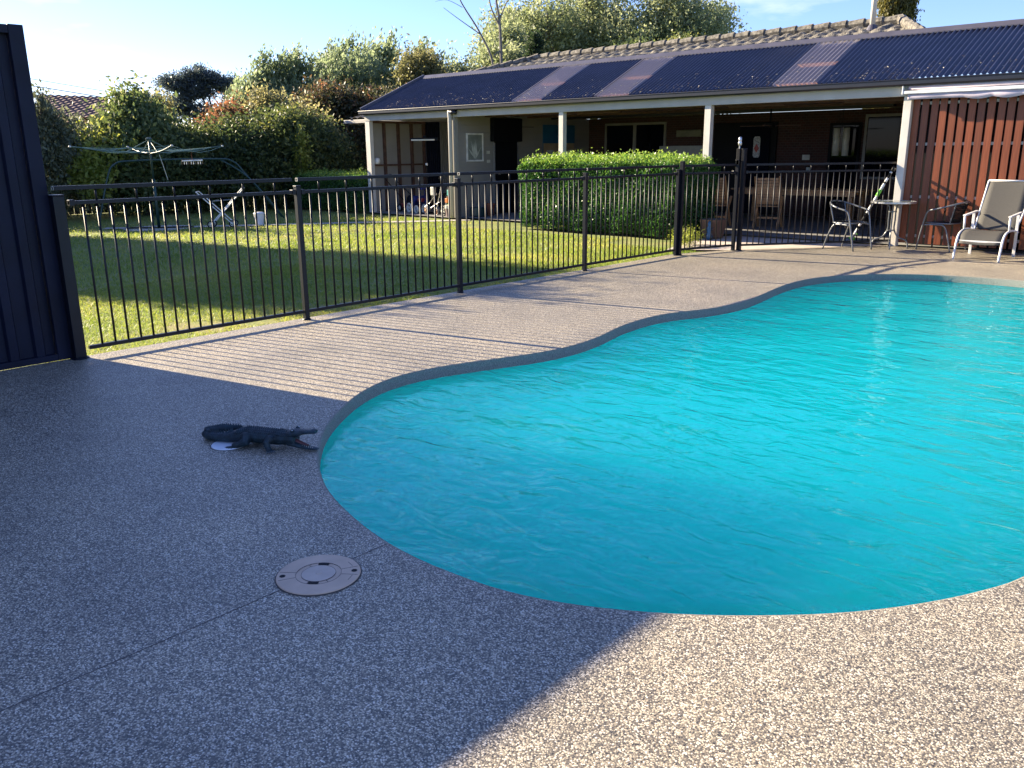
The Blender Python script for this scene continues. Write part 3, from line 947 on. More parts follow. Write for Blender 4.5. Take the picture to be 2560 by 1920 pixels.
# back wall
MB().box((-15.5, 20.3, 0), (3.1, 20.42, 2.44)).build('brick_wall', 'brick', H)
MB().box((3.0, 15.0, 0), (3.1, 20.3, 2.44)).build('far_end_wall', 'brick', H)
def window(x0, x1, z0, z1, y=20.3, mull=1, name='window', fm='wall', gm='glass'):
    f = MB()
    f.box((x0, y - .05, z0), (x0 + .06, y - .002, z1)); f.box((x1 - .06, y - .05, z0), (x1, y - .002, z1))
    f.box((x0 + .06, y - .05, z1 - .06), (x1 - .06, y - .002, z1)); f.box((x0 + .06, y - .05, z0), (x1 - .06, y - .002, z0 + .05))
    for k in range(mull):
        xm = x0 + (x1 - x0) * (k + 1) / (mull + 1)
        f.box((xm - .05, y - .05, z0 + .05), (xm + .05, y - .002, z1 - .06))
    fo = f.build(name, fm, H)
    MB().box((x0 + .061, y - .025, z0 + .051), (x1 - .061, y - .004, z1 - .061)).build('pane', gm, fo)
    return fo
window(-14.8, -12.8, .0, 2.30, name='sliding_door')
window(-7.55, -5.3, .9, 2.32, mull=0)
window(-3.5, -1.0, .9, 2.3)
window(-8.35, -7.62, .05, 2.15, mull=0, fm='black')
fr = MB().box((-11.35, 20.24, 0), (-9.65, 20.298, 2.22)).build('entry_frame', 'black', H)
dr = MB().box((-10.6, 20.20, .02), (-9.8, 20.238, 2.12)).build('entry_door', mat('navy_door', (.006, .007, .016), .8, spec=.1), H)
gl = MB().poly([(-.09 + 0, -.2), (-.06, -.25), (.06, -.25), (.09, -.2), (.09, .2), (.06, .25), (-.06, .25), (-.09, .2)], 0, .01)
V = [(-10.13 + a, 20.19 + c * .8, 1.63 + b) for a, b, c in gl.v]; g2 = MB(); g2.v = V; g2.f = gl.f
go = g2.build('leadlight_pane', mat('leadlight_glass', (.42, .40, .42), .3, 0, .35, 40), dr)
MB().add([(-10.13, 20.187, 1.49), (-10.06, 20.187, 1.60), (-10.13, 20.187, 1.71), (-10.20, 20.187, 1.60), (-10.13, 20.182, 1.6)], [(0, 1, 4), (1, 2, 4), (2, 3, 4), (3, 0, 4), (0, 3, 2, 1)]).build('red_diamond', mat('red_glass', (.42, .02, .02), .3), go)
for a, b in ((-10.2, -10.06),): MB().bar((a, 20.184, 1.80), (b, 20.184, 1.72), .006, .006).build('lead_line', 'black', go)
MB().box((-8.98, 20.285, 1.32), (-8.80, 20.298, 1.44)).build('switch_plate', 'cream', H)
MB().box((-8.86, 20.285, 1.08), (-8.76, 20.298, 1.15)).build('switch_plate', 'cream', H)
# tiled roof behind
def tiles(x0, x1, y0, y1, z0, z1, hipl, hipr, name):
    nx = int((x1 - x0) / .05); ny = int((y1 - y0) / .0555)
    rows = []
    for j in range(ny + 1):
        t = j / ny; y = y0 + (y1 - y0) * t; z = z0 + (z1 - z0) * t
        k = (t * (y1 - y0) / .333) % 1
        lift = .04 * (1 - k)
        a = x0 + hipl * t; b = x1 - hipr * t
        rows.append([(a + (b - a) * i / nx, y, z + lift + .024 * (cos((a + (b - a) * i / nx) / .30 * 2 * pi + (int(t * (y1 - y0) / .333) % 2) * 1.2)) + random.uniform(-.006, .006)) for i in range(nx + 1)])
    return MB().grid(rows).build(name, 'tile', H)
tiles(-17.7, -5.5, 16.95, 18.55, 3.44, 3.96, 1.9, .9, 'tiled_roof')
mb = MB()
def ridgecaps(p, q):
    p = Vector(p); q = Vector(q); L_ = (q - p).length; n = int(L_ / .36)
    for i in range(n):
        a = p + (q - p) * (i / n); b = p + (q - p) * ((i + 1) / n) + Vector((0, 0, .012))
        mb.tube([a, b], [.085, .105], 8)
ridgecaps((-15.8, 18.57, 4.0), (-6.4, 18.57, 4.015)); ridgecaps((-17.75, 16.98, 3.46), (-15.8, 18.55, 4.0)); ridgecaps((-5.45, 17.05, 3.53), (-6.4, 18.55, 4.015))
mb.build('ridge_caps', 'tile', H)
fl = MB().tube([(-6.83, 18.2, 3.7), (-6.83, 18.2, 5.6)], .052, 14).build('flue_pipe', 'white', H, smooth=True)
MB().lathe([(.13, 0), (.075, .10), (.06, .12)], (-6.83, 18.2, 3.82), 16).build('flue_flashing', 'gutterpale', fl)
MB().box((-15.7, 18.6, 2.4), (-6.4, 18.8, 3.9)).build('roof_core', 'gutter', H)
# house wing eave left of the shed
MB().box((-22.95, 17.35, 2.46), (-18.9, 17.47, 2.57)).build('wing_gutter', 'beam', H, bevel=.01)
MB().box((-22.85, 17.475, 2.44), (-18.9, 18.0, 2.46)).build('wing_soffit', 'beam', H)
tiles(-22.8, -18.7, 17.45, 18.6, 2.60, 2.95, 1.0, 0, 'wing_tiles')
MB().box((-22.3, 18.0, 0), (-18.81, 18.2, 2.45)).build('wing_wall', 'brick', H)

# things hung on or standing by the walls
t = thing('framed_picture', 'framed print of pale long leaves on the veranda side wall', 'picture', (-15.39, 15.605, 1.68))
f = MB()
for a, b in (((15.31, 1.34), (15.35, 2.02)), ((15.86, 1.34), (15.90, 2.02)), ((15.35, 1.34), (15.86, 1.38)), ((15.35, 1.98), (15.86, 2.02))):
    f.box((-15.39, a[0], a[1]), (-15.362, b[0], b[1]))
f.build('frame', 'whitegloss', t)
pn = MB().box((-15.388, 15.351, 1.381), (-15.375, 15.859, 1.979)).build('print', mat('print_grey_green', (.22, .24, .22), .5), t)
random.seed(11)
lf = MB()
for k in range(11):
    a = R(90 + random.uniform(-60, 60)); L_ = random.uniform(.28, .5); x0 = 15.60 + random.uniform(-.05, .05); z0 = 1.40
    p0 = Vector((-15.373, x0, z0)); d = Vector((0, cos(a) * .6, sin(a)))
    s_ = Vector((0, -d.z, d.y)).normalized() * random.uniform(.015, .03)
    p1 = p0 + d * L_ * .5; p2 = p0 + d * L_
    p2.y = min(max(p2.y, 15.37), 15.84)
    lf.add([p0, p1 + s_, p2, p1 - s_, p1 + Vector((.004, 0, 0))], [(0, 1, 4), (1, 2, 4), (2, 3, 4), (3, 0, 4)])
lf.build('leaf_shapes', mat('print_pale_leaf', (.52, .55, .50), .5), pn)

t = thing('beach_poster', 'large dark blue poster of two vans at a beach on the patio wall', 'poster', (-15.39, 18.9, 1.87))
pc = MB().box((-15.39, 18.23, 1.20), (-15.37, 19.60, 2.26)).build('canvas', mat('poster_blue', (.02, .13, .26), .5), t)
MB().box((-15.369, 18.24, 1.48), (-15.366, 19.59, 1.78)).build('sand_band', mat('poster_sand', (.45, .33, .20), .6), pc)
for yy, c_ in ((18.35, (.12, .35, .10)), (19.2, (.45, .05, .03))):
    MB().box((-15.365, yy, 1.28), (-15.360, yy + .34, 1.46)).build('van_body_shape', mat('poster_van', c_, .5), pc)
    MB().box((-15.365, yy + .03, 1.461), (-15.360, yy + .31, 1.60)).build('van_window_shape', mat('poster_pale', (.6, .62, .6), .5), pc)

tag(MB().box((-12.95, 20.20, .75), (-11.60, 20.24, 1.68)).build('pale_wall_panel', mat('grey_white_panel', (.42, .42, .42), .4), None, bevel=.004, at=(-12.2, 20.2, .75)),
    'pale grey board against the patio back wall above the hedge', 'board')
tag(MB().box((-12.4, 20.12, 1.90), (-11.66, 20.29, 2.08)).build('wall_heater', mat('dull_cream', (.22, .21, .14), .5), None, bevel=.02, at=(-12.0, 20.2, 1.9)),
    'dull cream box unit high on the patio brick wall', 'wall unit')
t = thing('curtain_reflection', 'two pale vertical tubes standing in for a curtain reflected in the dark patio window', 'reflection', (-7.9, 19.9, 1.4))
for dx in (-.11, .11): MB().tube([(-7.92 + dx, 19.9, 1.42), (-7.92 + dx, 19.9, 2.03)], .075, 12).build('reflection_tube', 'cream', t, smooth=True)  # curtain reflection in the window, built as pale solid tubes
MB().box((-8.12, 19.8, 2.035), (-7.70, 20.0, 2.06)).build('top_plate', 'black', t)  # plate and cord added only to hang the reflection tubes
MB().tube([(-7.92, 19.9, 2.06), (-7.92, 19.9, 2.446)], .006, 6).build('cord', 'black', t)

t = thing('ceiling_fan', 'dark ceiling fan under the patio roof', 'fan', (-8.6, 17.6, 2.1))
MB().tube([(-8.6, 17.7, 2.44), (-8.6, 17.7, 2.12)], .02, 8).build('rod', 'black', t)
MB().lathe([(.02, 0), (.11, .01), (.12, .09), (.05, .12)], (-8.6, 17.7, 2.02), 18).build('motor', 'black', t)
for k in range(4):
    a = k * pi / 2 + .3
    MB().bar((-8.6 + .12 * cos(a), 17.7 + .12 * sin(a), 2.06), (-8.6 + .62 * cos(a), 17.7 + .62 * sin(a), 2.06), .12, .01).build('blade', 'timber', t)

# --- patio heater in the shed bay
t = thing('electric_heater', 'black heater bar on a tall stand in the shed bay', 'heater', (-17.0, 15.45, 0))
MB().tube([(-17.0, 15.45, .03), (-17.0, 15.45, 1.25)], .022, 10).build('lower_pole', 'black', t)
MB().tube([(-17.0, 15.45, 1.25), (-17.0, 15.45, 1.93)], .016, 10).build('upper_pole', 'black', t)
MB().lathe([(.026, 0), (.032, .01), (.032, .05), (.026, .06)], (-17.0, 15.45, 1.24), 12).build('clamp', 'whitegloss', t)
MB().lathe([(.26, 0), (.26, .02), (.05, .04)], (-17.0, 15.45, .01), 24).build('base', 'black', t)
hh = MB().bar((-17.42, 15.32, 1.90), (-16.58, 15.52, 1.90), .10, .07).build('heater_head', 'black', t, bevel=.012)
MB().bar((-17.36, 15.27, 1.88), (-16.66, 15.435, 1.88), .02, .035).build('element', 'cream', hh)
MB().box((-17.05, 15.4, 1.94), (-16.95, 15.5, 1.99)).build('bracket', 'black', t)

def wheel(mbt, c, r, w_, par, name='wheel', tyre='black', hub='cream', ax=(0, 1, 0)):
    """wheel with its axle along ax; tyre is a part with hub below it"""
    c = Vector(c); ax = Vector(ax).normalized(); s_ = ax.orthogonal().normalized(); u_ = ax.cross(s_)
    ring = [c + (s_ * cos(2 * pi * k / 20) + u_ * sin(2 * pi * k / 20)) * (r - w_ * .5) for k in range(20)]
    ty = MB().tube(ring, w_ * .5, 8, closed=True).build(name, tyre, par, smooth=True)
    m_ = MB(); m_.tube([c - ax * w_ * .5, c + ax * w_ * .5], r * .25, 10)
    for k in range(5):
        q = 2 * pi * k / 5
        m_.tube([c, c + (s_ * cos(q) + u_ * sin(q)) * (r - w_ * .8)], r * .09, 6)
    m_.tube([c + (s_ * cos(2 * pi * k / 20) + u_ * sin(2 * pi * k / 20)) * (r - w_ * 1.05) for k in range(20)], w_ * .22, 6, closed=True)
    m_.build('hub', hub, ty, smooth=True)
    return ty

t = thing('lawn_mower', 'red lawn mower with cream wheels and black handle in the shed bay', 'lawn mower', (-17.95, 15.8, 0))
MB().bar((-18.2, 15.75, .17), (-17.6, 15.62, .17), .42, .12).build('deck', 'red', t, bevel=.03)
MB().lathe([(.13, 0), (.15, .05), (.14, .16), (.08, .22)], (-17.9, 15.68, .23), 16).build('engine', 'black', t, smooth=True)
MB().bar((-17.62, 15.62, .24), (-17.45, 15.58, .40), .34, .16).build('catcher', 'blue', t, bevel=.02)
for c_, r_, tr in (((-18.2, 15.50, .11), .11, 'black'), ((-17.70, 15.40, .135), .135, 'cream'), ((-17.66, 15.86, .13), .13, 'black'), ((-18.2, 15.98, .11), .11, 'black')):
    wheel(None, c_, r_, .05, t, tyre=tr, ax=(.22, 1, 0))
MB().tube([(-17.9, 15.45, .28), (-18.3, 15.2, .80), (-18.42, 15.14, .98), (-18.42, 15.42, 1.0), (-18.30, 15.50, .82), (-17.9, 15.9, .28)], .013, 8).build('handle', 'black', t, smooth=True)

t = thing('toy_tricycle', 'small red and blue toy tricycle with cream wheels beside the mower', 'tricycle', (-17.2, 15.45, 0))
for c_, r_ in (((-17.30, 15.30, .11), .11), ((-17.02, 15.34, .13), .13), ((-17.25, 15.66, .11), .11)):
    wheel(None, c_, r_, .05, t, tyre='cream', hub='steel', ax=(.2, 1, 0))
MB().tube([(-17.27, 15.48, .14), (-17.2, 15.45, .3), (-17.02, 15.4, .34), (-17.0, 15.36, .14)], .018, 8).build('frame', 'blue', t)
MB().box((-17.32, 15.36, .30), (-17.14, 15.54, .40)).build('seat', 'red', t, bevel=.02)
MB().tube([(-17.02, 15.38, .34), (-17.05, 15.38, .62), (-17.12, 15.22, .66)], .012, 8).build('handlebar', 'blue', t)
MB().box((-17.18, 15.26, .62), (-17.02, 15.50, .68)).build('cloth_bundle', 'blue', t, bevel=.02)

t = thing('stroller', 'folded stroller with silver frame and grey wheels in the shed bay', 'stroller', (-16.6, 15.35, 0))
for c_ in ((-16.80, 15.18, .11), (-16.35, 15.14, .10), (-16.75, 15.55, .11)):
    wheel(None, c_, .105, .035, t, tyre='greysteel', hub='wood', ax=(.2, 1, 0))
for a, b in (((-16.85, 15.2, .2), (-16.55, 15.2, .36)), ((-16.55, 15.2, .36), (-16.5, 15.15, .62)), ((-16.62, 15.2, .18), (-16.2, 15.15, .36)), ((-16.5, 15.5, .7), (-16.2, 15.15, .36)), ((-16.35, 15.14, .12), (-16.1, 15.12, .82))):
    MB().tube([a, b], .011, 8).build('frame_tube', 'steel', t)
MB().bar((-16.6, 15.3, .3), (-16.25, 15.25, .55), .3, .05).build('seat', 'black', t, bevel=.015)
MB().tube([(-16.15, 15.15, .8), (-16.22, 15.2, 1.0), (-16.38, 15.3, .92)], .014, 8).build('handle', 'black', t)
MB().box((-16.52, 15.1, .5), (-16.40, 15.2, .72)).build('tag_cloth', 'cream', t, bevel=.02)

t = thing('golf_buggy', 'small trolley of tools with teal and orange bits behind the downpipe', 'trolley', (-16.0, 15.15, 0))
for a, b, m_ in (((-15.95, 15.1, .1), (-15.62, 15.1, .85), 'lime'), ((-16.05, 15.12, .1), (-15.75, 15.12, .78), 'steel'), ((-16.0, 15.2, .1), (-15.60, 15.2, .62), 'greysteel'), ((-16.1, 15.2, .08), (-15.9, 15.1, .5), 'steel')):
    MB().tube([a, b], .012, 6).build('tool_shaft', m_, t)
MB().box((-15.85, 15.05, .52), (-15.75, 15.15, .66)).build('teal_case', mat('teal_plastic', (.06, .35, .32), .5), t, bevel=.01)
MB().box((-15.93, 15.05, .34), (-15.85, 15.12, .45)).build('orange_case', mat('orange_plastic', (.6, .18, .04), .5), t, bevel=.01)
wheel(None, (-16.0, 15.05, .14), .14, .03, t, ax=(.3, 1, 0))
t = thing('waste_bin', 'small white and brown bin at the foot of the downpipe', 'bin', (-15.72, 14.98, 0))
MB().lathe([(.07, 0), (.09, .20), (.085, .20), (.02, .2)], (-15.72, 14.98, .012), 18).build('body', mat('mauve_brown', (.22, .16, .15), .7), t)
MB().lathe([(.02, .2), (.098, .2), (.10, .28), (.03, .29)], (-15.72, 14.98, .012), 18).build('lid', 'cream', t)
tag(MB().lathe([(.12, 0), (.20, .02), (.21, .22), (.19, .22), (.17, .05), (.02, .05)], (-15.12, 15.42, .014), 24).build('plastic_tub', mat('teal_dark_tub', (.01, .04, .05), .4), None, at=(-15.12, 15.42, .014), smooth=False),
    'dark teal plastic tub under the framed picture', 'tub')
tag(MB().lathe([(.08, 0), (.115, .26), (.13, .26), (.13, .30), (.11, .30), (.09, .2), (.01, .18)], (-15.12, 15.86, .014), 24).build('flower_pot', 'terra', None, at=(-15.12, 15.86, .014)),
    'orange terracotta pot standing left of the side door', 'pot')
tag(MB().lathe([(.05, 0), (.075, .03), (.085, .09), (.07, .15), (.02, .17)], (-18.62, 15.12, 1.27), 18).build('white_canister', 'whitegloss', None, smooth=True, at=(-18.62, 15.12, 1.27)),
    'small white canister on the stud ledge at the shed corner', 'canister')

# --- planter by the gate
t = thing('planter_box', 'brown square planter with a blue figurine behind the pool gate', 'planter', (-7.93, 14.3, 0))
MB().add([(-8.06, 14.17, .0), (-7.80, 14.17, .0), (-7.80, 14.43, .0), (-8.06, 14.43, .0), (-8.12, 14.11, .34), (-7.74, 14.11, .34), (-7.74, 14.49, .34), (-8.12, 14.49, .34)],
         [(3, 2, 1, 0), (4, 5, 6, 7), (0, 1, 5, 4), (1, 2, 6, 5), (2, 3, 7, 6), (3, 0, 4, 7)]).build('box', mat('brown_planter', (.16, .09, .06), .7), t)
MB().box((-8.10, 14.13, .341), (-7.76, 14.47, .35)).build('soil', 'bark', t)
tag(MB().lathe([(.05, 0), (.065, .06), (.04, .12), (.055, .2), (.03, .25), (.04, .29), (.01, .33)], (-7.86, 14.03, 0), 16).build('garden_figurine', mat('blue_glaze', (.03, .10, .20), .25), None, smooth=True, at=(-7.86, 14.03, 0)),
    'small blue glazed figurine in front of the brown planter', 'figurine')

# --- dining furniture
def dining_chair(label, x, y, rot):
    t = thing('dining_chair', label, 'chair', (0, 0, 0), 0, 'slatted timber chairs on the patio')
    for s_ in (-1, 1):
        MB().bar((-.24, s_ * .24, 0), (.20, s_ * .24, .62), .045, .03).build('leg', 'wood', t)
        MB().bar((.24, s_ * .24, 0), (-.30, s_ * .24, 1.04), .045, .03).build('leg', 'wood', t)
    b = MB().bar((-.04, -.225, .50), (-.04, .225, .50), .03, .05).build('back_rail', 'wood', t)
    for k in range(9):
        z = .54 + k * .056; x_ = -.10 - (z - .54) * .52
        MB().bar((x_, -.22, z), (x_, .22, z), .014, .045).build('back_slat', 'wood', t)
    for k in range(7):
        MB().bar((-.10 + k * .05, -.22, .44), (-.10 + k * .05, .22, .44), .04, .018).build('seat_slat', 'wood', t)
    MB().bar((-.02, -.22, .20), (-.02, .22, .20), .03, .04).build('stretcher', 'wood', t)
    t.location = (x, y, .012); t.rotation_euler = (0, 0, rot)
    return t
ch = dining_chair('pale slatted timber chair just right of the latch post', -8.05, 16.75, R(105))
c2 = copy_tree(ch); c2['label'] = 'reddish slatted timber chair left of the gate latch post'; c2.location = (-9.05, 16.4, .012); c2.rotation_euler = (0, 0, R(100))
c3 = copy_tree(ch); c3['label'] = 'slatted timber chair half hidden behind the gate beside the hedge'; c3.location = (-9.75, 17.0, .012); c3.rotation_euler = (0, 0, R(80))
t = thing('dining_table', 'long timber dining table in the shade of the patio', 'table', (-7.6, 17.9, 0))
tt = MB()
for k in range(8): tt.box((-9.3, 17.45 + k * .115, .73), (-6.5, 17.55 + k * .115, .76))
tt.build('table_top', 'wood', t)
MB().box((-9.2, 17.5, .64), (-6.6, 17.53, .728)).build('apron', 'wood', t)
MB().box((-9.2, 18.27, .64), (-6.6, 18.30, .728)).build('apron', 'wood', t)
for x0 in (-9.15, -6.75):
    for y0 in (17.54, 18.18): MB().box((x0, y0, .012), (x0 + .09, y0 + .09, .728)).build('leg', 'wood', t)

# ============================================================ SLATTED SCREEN AND AWNING
t = thing('slatted_screen', 'tall red brown timber slat screen right of the white veranda post', 'screen', (-4.8, 15.0, 0))
x = -4.835; k = 0
while x < -1.4:
    s0 = MB().box((-.053, -.010, 0), (.049, .010, 2.38 - .04)).build('slat', 'slat', None)
    s0.parent = t; s0.location = (x + .053 + 4.8, -.025 + random.uniform(-.003, .003), .06); s0.rotation_euler = (0, random.uniform(-.003, .003), 0)
    x += .137; k += 1
for z in (.16, .79, 1.62, 2.25): MB().box((-4.83, 14.989, z), (-1.4, 15.015, z + .045)).build('rail', 'beam', t)
MB().box((-4.83, 15.30, 0), (-1.4, 15.32, 2.38)).build('gap_shade_sheet', 'black', t)  # black sheet added for the shade in the gaps; patio behind is open

t = thing('awning', 'rolled retractable awning with scalloped valance above the timber screen', 'awning', (-4.85, 14.7, 2.45))
MB().tube([(-4.88, 14.83, 2.51), (-1.0, 14.83, 2.51)], .045, 16).build('fabric_roll', 'lilac', t, smooth=True)
MB().box((-4.95, 14.76, 2.41), (-1.0, 14.81, 2.458)).build('front_bar', 'whitegloss', t, bevel=.008)
MB().box((-4.97, 14.755, 2.405), (-4.951, 14.85, 2.535)).build('end_cap', 'whitegloss', t, bevel=.005)
rows = [[], []]
for i in range(161):
    x = -4.88 + i * .024; q = ((x + 4.88) / .30) % 1
    d = .085 + (.03 * abs(sin(pi * ((x + 4.05) / .40))) if x > -4.05 else 0)
    rows[0].append((x, 14.785 + .004 * sin(x * 9), 2.412)); rows[1].append((x, 14.78 + .008 * sin(x * 11), 2.412 - d))
vo = MB().grid(rows).build('valance', 'lilac', t, smooth=True)
md = vo.modifiers.new('thick', 'SOLIDIFY'); md.thickness = .003
MB().box((-4.86, 14.88, 2.47), (-1.0, 14.92, 2.50)).build('wall_bracket', 'whitegloss', t)

# ============================================================ BISTRO SET, LOUNGER, POLE
def bistro_chair(label, x, y, rot):
    t = thing('bistro_chair', label, 'chair', (0, 0, 0), 0, 'steel tube bistro chairs by the slatted screen')
    loop = [(.30, .24, 0), (.24, .255, .30), (.185, .265, .55), (.13, .27, .625), (.0, .275, .66), (-.14, .25, .70), (-.26, .15, .745), (-.295, 0, .76)]
    P = smooth_path(loop + [(a, -b, c) for a, b, c in loop[-2::-1]], 4)
    fr_ = MB().tube(P, .0135, 8).build('arm_frame', 'greysteel', t, smooth=True)
    seat = MB().tube(smooth_path([(.20, -.20, .43), (.215, 0, .43), (.20, .20, .43), (0, .225, .43), (-.16, .18, .43), (-.20, 0, .43), (-.16, -.18, .43), (0, -.225, .43)], 4, True), .011, 8, closed=True).build('seat_frame', 'greysteel', t, smooth=True)
    for s_ in (-1, 1):
        MB().tube(smooth_path([(.21, s_ * .255, .40), (.0, s_ * .235, .41), (-.12, s_ * .225, .38), (-.20, s_ * .24, .2), (-.26, s_ * .25, 0)], 4), .0115, 8).build('leg', 'greysteel', t, smooth=True)
        MB().tube([(.0, s_ * .235, .41), (-.10, s_ * .20, .43)], .01, 8).build('brace', 'greysteel', t)
        MB().tube([(-.16, s_ * .16, .43), (-.235, s_ * .19, .735)], .010, 8).build('back_stay', 'greysteel', t)
    # woven seat and back: strips with open weave
    m_ = MB()
    for i in range(15):
        y0 = -.20 + i * .0286; hw = .18 * sqrt(max(0, 1 - (y0 / .23) ** 2)) + .01
        m_.bar((-hw, y0, .433), (hw + .02, y0, .433), .022, .003)
    m_.build('woven_seat', 'black', t)
    m_ = MB()
    for i in range(13):
        z = .46 + i * .022; f_ = (z - .43) / .31
        xb = -.165 - .085 * f_; hw = .165 + .03 * f_
        pts = [(xb - .035 * cos(q) + .02, hw * sin(q), z) for q in np.linspace(-1.3, 1.3, 9)]
        m_.tube(pts, .0088, 4)
    for j in range(11):
        q = -1.2 + j * .24
        m_.tube([(-.165 - .035 * cos(q) + .02, .165 * sin(q), .44), (-.25 - .035 * cos(q) + .02, .195 * sin(q), .735)], .008, 4)
    m_.build('woven_back', 'black', t)
    t.location = (x, y, 0); t.rotation_euler = (0, 0, rot)
    return t
bc = bistro_chair('bistro chair in front of the black fence, left of the round table', -5.34, 14.02, R(-14))
b2 = copy_tree(bc); b2['label'] = 'bistro chair with its back to the red timber slats, right of the round table'; b2.location = (-4.10, 14.80, 0); b2.rotation_euler = (0, 0, R(168))

t = thing('bistro_table', 'round glass topped bistro table between the two tube chairs', 'table', (-4.85, 14.58, 0))
def T(mb, name, m, par=t, **kw):
    o = mb.build(name, m, None, **kw); o.parent = par; return o
tp = T(MB().lathe([(.01, .728), (.325, .728), (.335, .738), (.325, .748), (.01, .748)], n=40), 'table_top', mat('frosted_glass', (.16, .19, .18), .15))
T(MB().lathe([(.335, .722), (.345, .728), (.345, .750), (.335, .754), (.331, .75), (.331, .726)], n=40), 'rim', 'steel', tp)
for k in range(4):
    a = R(20) + k * pi / 2; u_ = (cos(a), sin(a))
    P = smooth_path([(u_[0] * r_, u_[1] * r_, z) for r_, z in ((.12, .72), (.055, .66), (.05, .45), (.05, .3), (.12, .18), (.25, .12), (.275, 0))], 4)
    T(MB().tube(P, .012, 8), 'leg', 'greysteel', smooth=True)
for z in (.58, .28): T(MB().lathe([(.045, 0), (.066, 0), (.066, .015), (.045, .015)], (0, 0, z), 20), 'collar', 'greysteel')

t = thing('sun_lounger', 'white framed reclining chair with taupe mesh in front of the slats', 'sun lounger', (-3.31, 14.3, 0))
def T(mb, name, m, par=t, **kw): return mb.build(name, m, par, **kw)
for x0 in (-3.61, -3.01):
    # one rail each side: front foot, seat, then back
    T(MB().tube(smooth_path([(x0, 13.64, 0), (x0, 13.70, .22), (x0, 13.78, .345), (x0, 13.95, .40), (x0, 14.25, .40), (x0, 14.58, .355)], 5), .016, 10), 'side_rail', 'whitegloss', smooth=True)
    T(MB().tube(smooth_path([(x0 + (.02 if x0 < -3.3 else -.02), 14.50, .37), (x0 + .02, 14.72, .70), (x0 + .03, 14.93, 1.09)], 5), .014, 10), 'back_rail', 'whitegloss', smooth=True)
    T(MB().bar((x0, 14.50, 0), (x0, 14.46, .62), .04, .02), 'leg', 'whitegloss', bevel=.004)
    T(MB().tube([(x0, 14.02, .40), (x0, 13.99, .60)], .016, 8), 'arm_support', 'whitegloss', smooth=True)
    T(MB().bar((x0, 13.96, .615), (x0, 14.62, .645), .045, .022), 'armrest', 'whitegloss', bevel=.006)
T(MB().bar((-3.61, 13.73, .262), (-3.01, 13.73, .262), .02, .035), 'front_bar', 'whitegloss', bevel=.004)
T(MB().tube([(-3.58, 14.93, 1.09), (-3.0, 14.93, 1.09)], .014, 8), 'top_bar', 'whitegloss', smooth=True)
def sling(pts, xa, xb, name, sag=.015):
    P = smooth_path([(0, a, b) for a, b in pts], 5); rows = []
    for p in P: rows.append([(xa + (xb - xa) * j / 6, p.y, p.z - sag * sin(pi * j / 6)) for j in range(7)])
    o = T(MB().grid(rows), name, 'mesh', smooth=True)
    md = o.modifiers.new('thick', 'SOLIDIFY'); md.thickness = .004
sling([(13.70, .235), (13.78, .35), (13.95, .405), (14.25, .405), (14.52, .37)], -3.60, -3.02, 'seat_sling')
sling([(14.51, .39), (14.72, .71), (14.93, 1.09)], -3.585, -3.0, 'back_sling')

t = thing('telescopic_pole', 'black and white striped pool pole with green joint leaning on the fence', 'pole', (-5.42, 14.62, 0))
A_ = Vector((-5.50, 14.55, .03)); B_ = Vector((-4.99, 14.86, 1.30))
segs = [(0, .12, 'greysteel'), (.12, .20, 'whitegloss'), (.20, .23, 'black'), (.23, .29, 'whitegloss'), (.29, .40, 'black'), (.40, .52, 'whitegloss'), (.52, .54, 'black'), (.54, .62, 'whitegloss'), (.62, .70, 'lime'), (.70, .78, 'whitegloss'), (.78, .80, 'black'), (.80, .85, 'whitegloss'), (.85, .91, 'black'), (.91, .93, 'whitegloss'), (.93, 1, 'black')]
for a, b, m_ in segs:
    T(MB().tube([A_ + (B_ - A_) * a, A_ + (B_ - A_) * b], .021 if m_ != 'lime' else .028, 10), 'pole_band' if m_ != 'lime' else 'lock_collar', m_, t, smooth=True)
t = thing('vacuum_head', 'grey and green pool vacuum head on the paving at the pole foot', 'pool cleaner', (-5.62, 14.9, 0))
T(MB().lathe([(.10, 0), (.12, .02), (.10, .07), (.04, .10)], (-5.66, 14.95, 0), 20), 'head', 'greysteel', t, smooth=True)
T(MB().lathe([(.05, .06), (.055, .10), (.02, .12)], (-5.60, 14.93, 0.0), 14), 'green_knob', 'lime', t, smooth=True)
T(MB().tube(smooth_path([(-5.60, 14.93, .11), (-5.52, 14.9, .18), (-5.47, 14.8, .16)], 5), .014, 8), 'hose', 'lime', t, smooth=True)

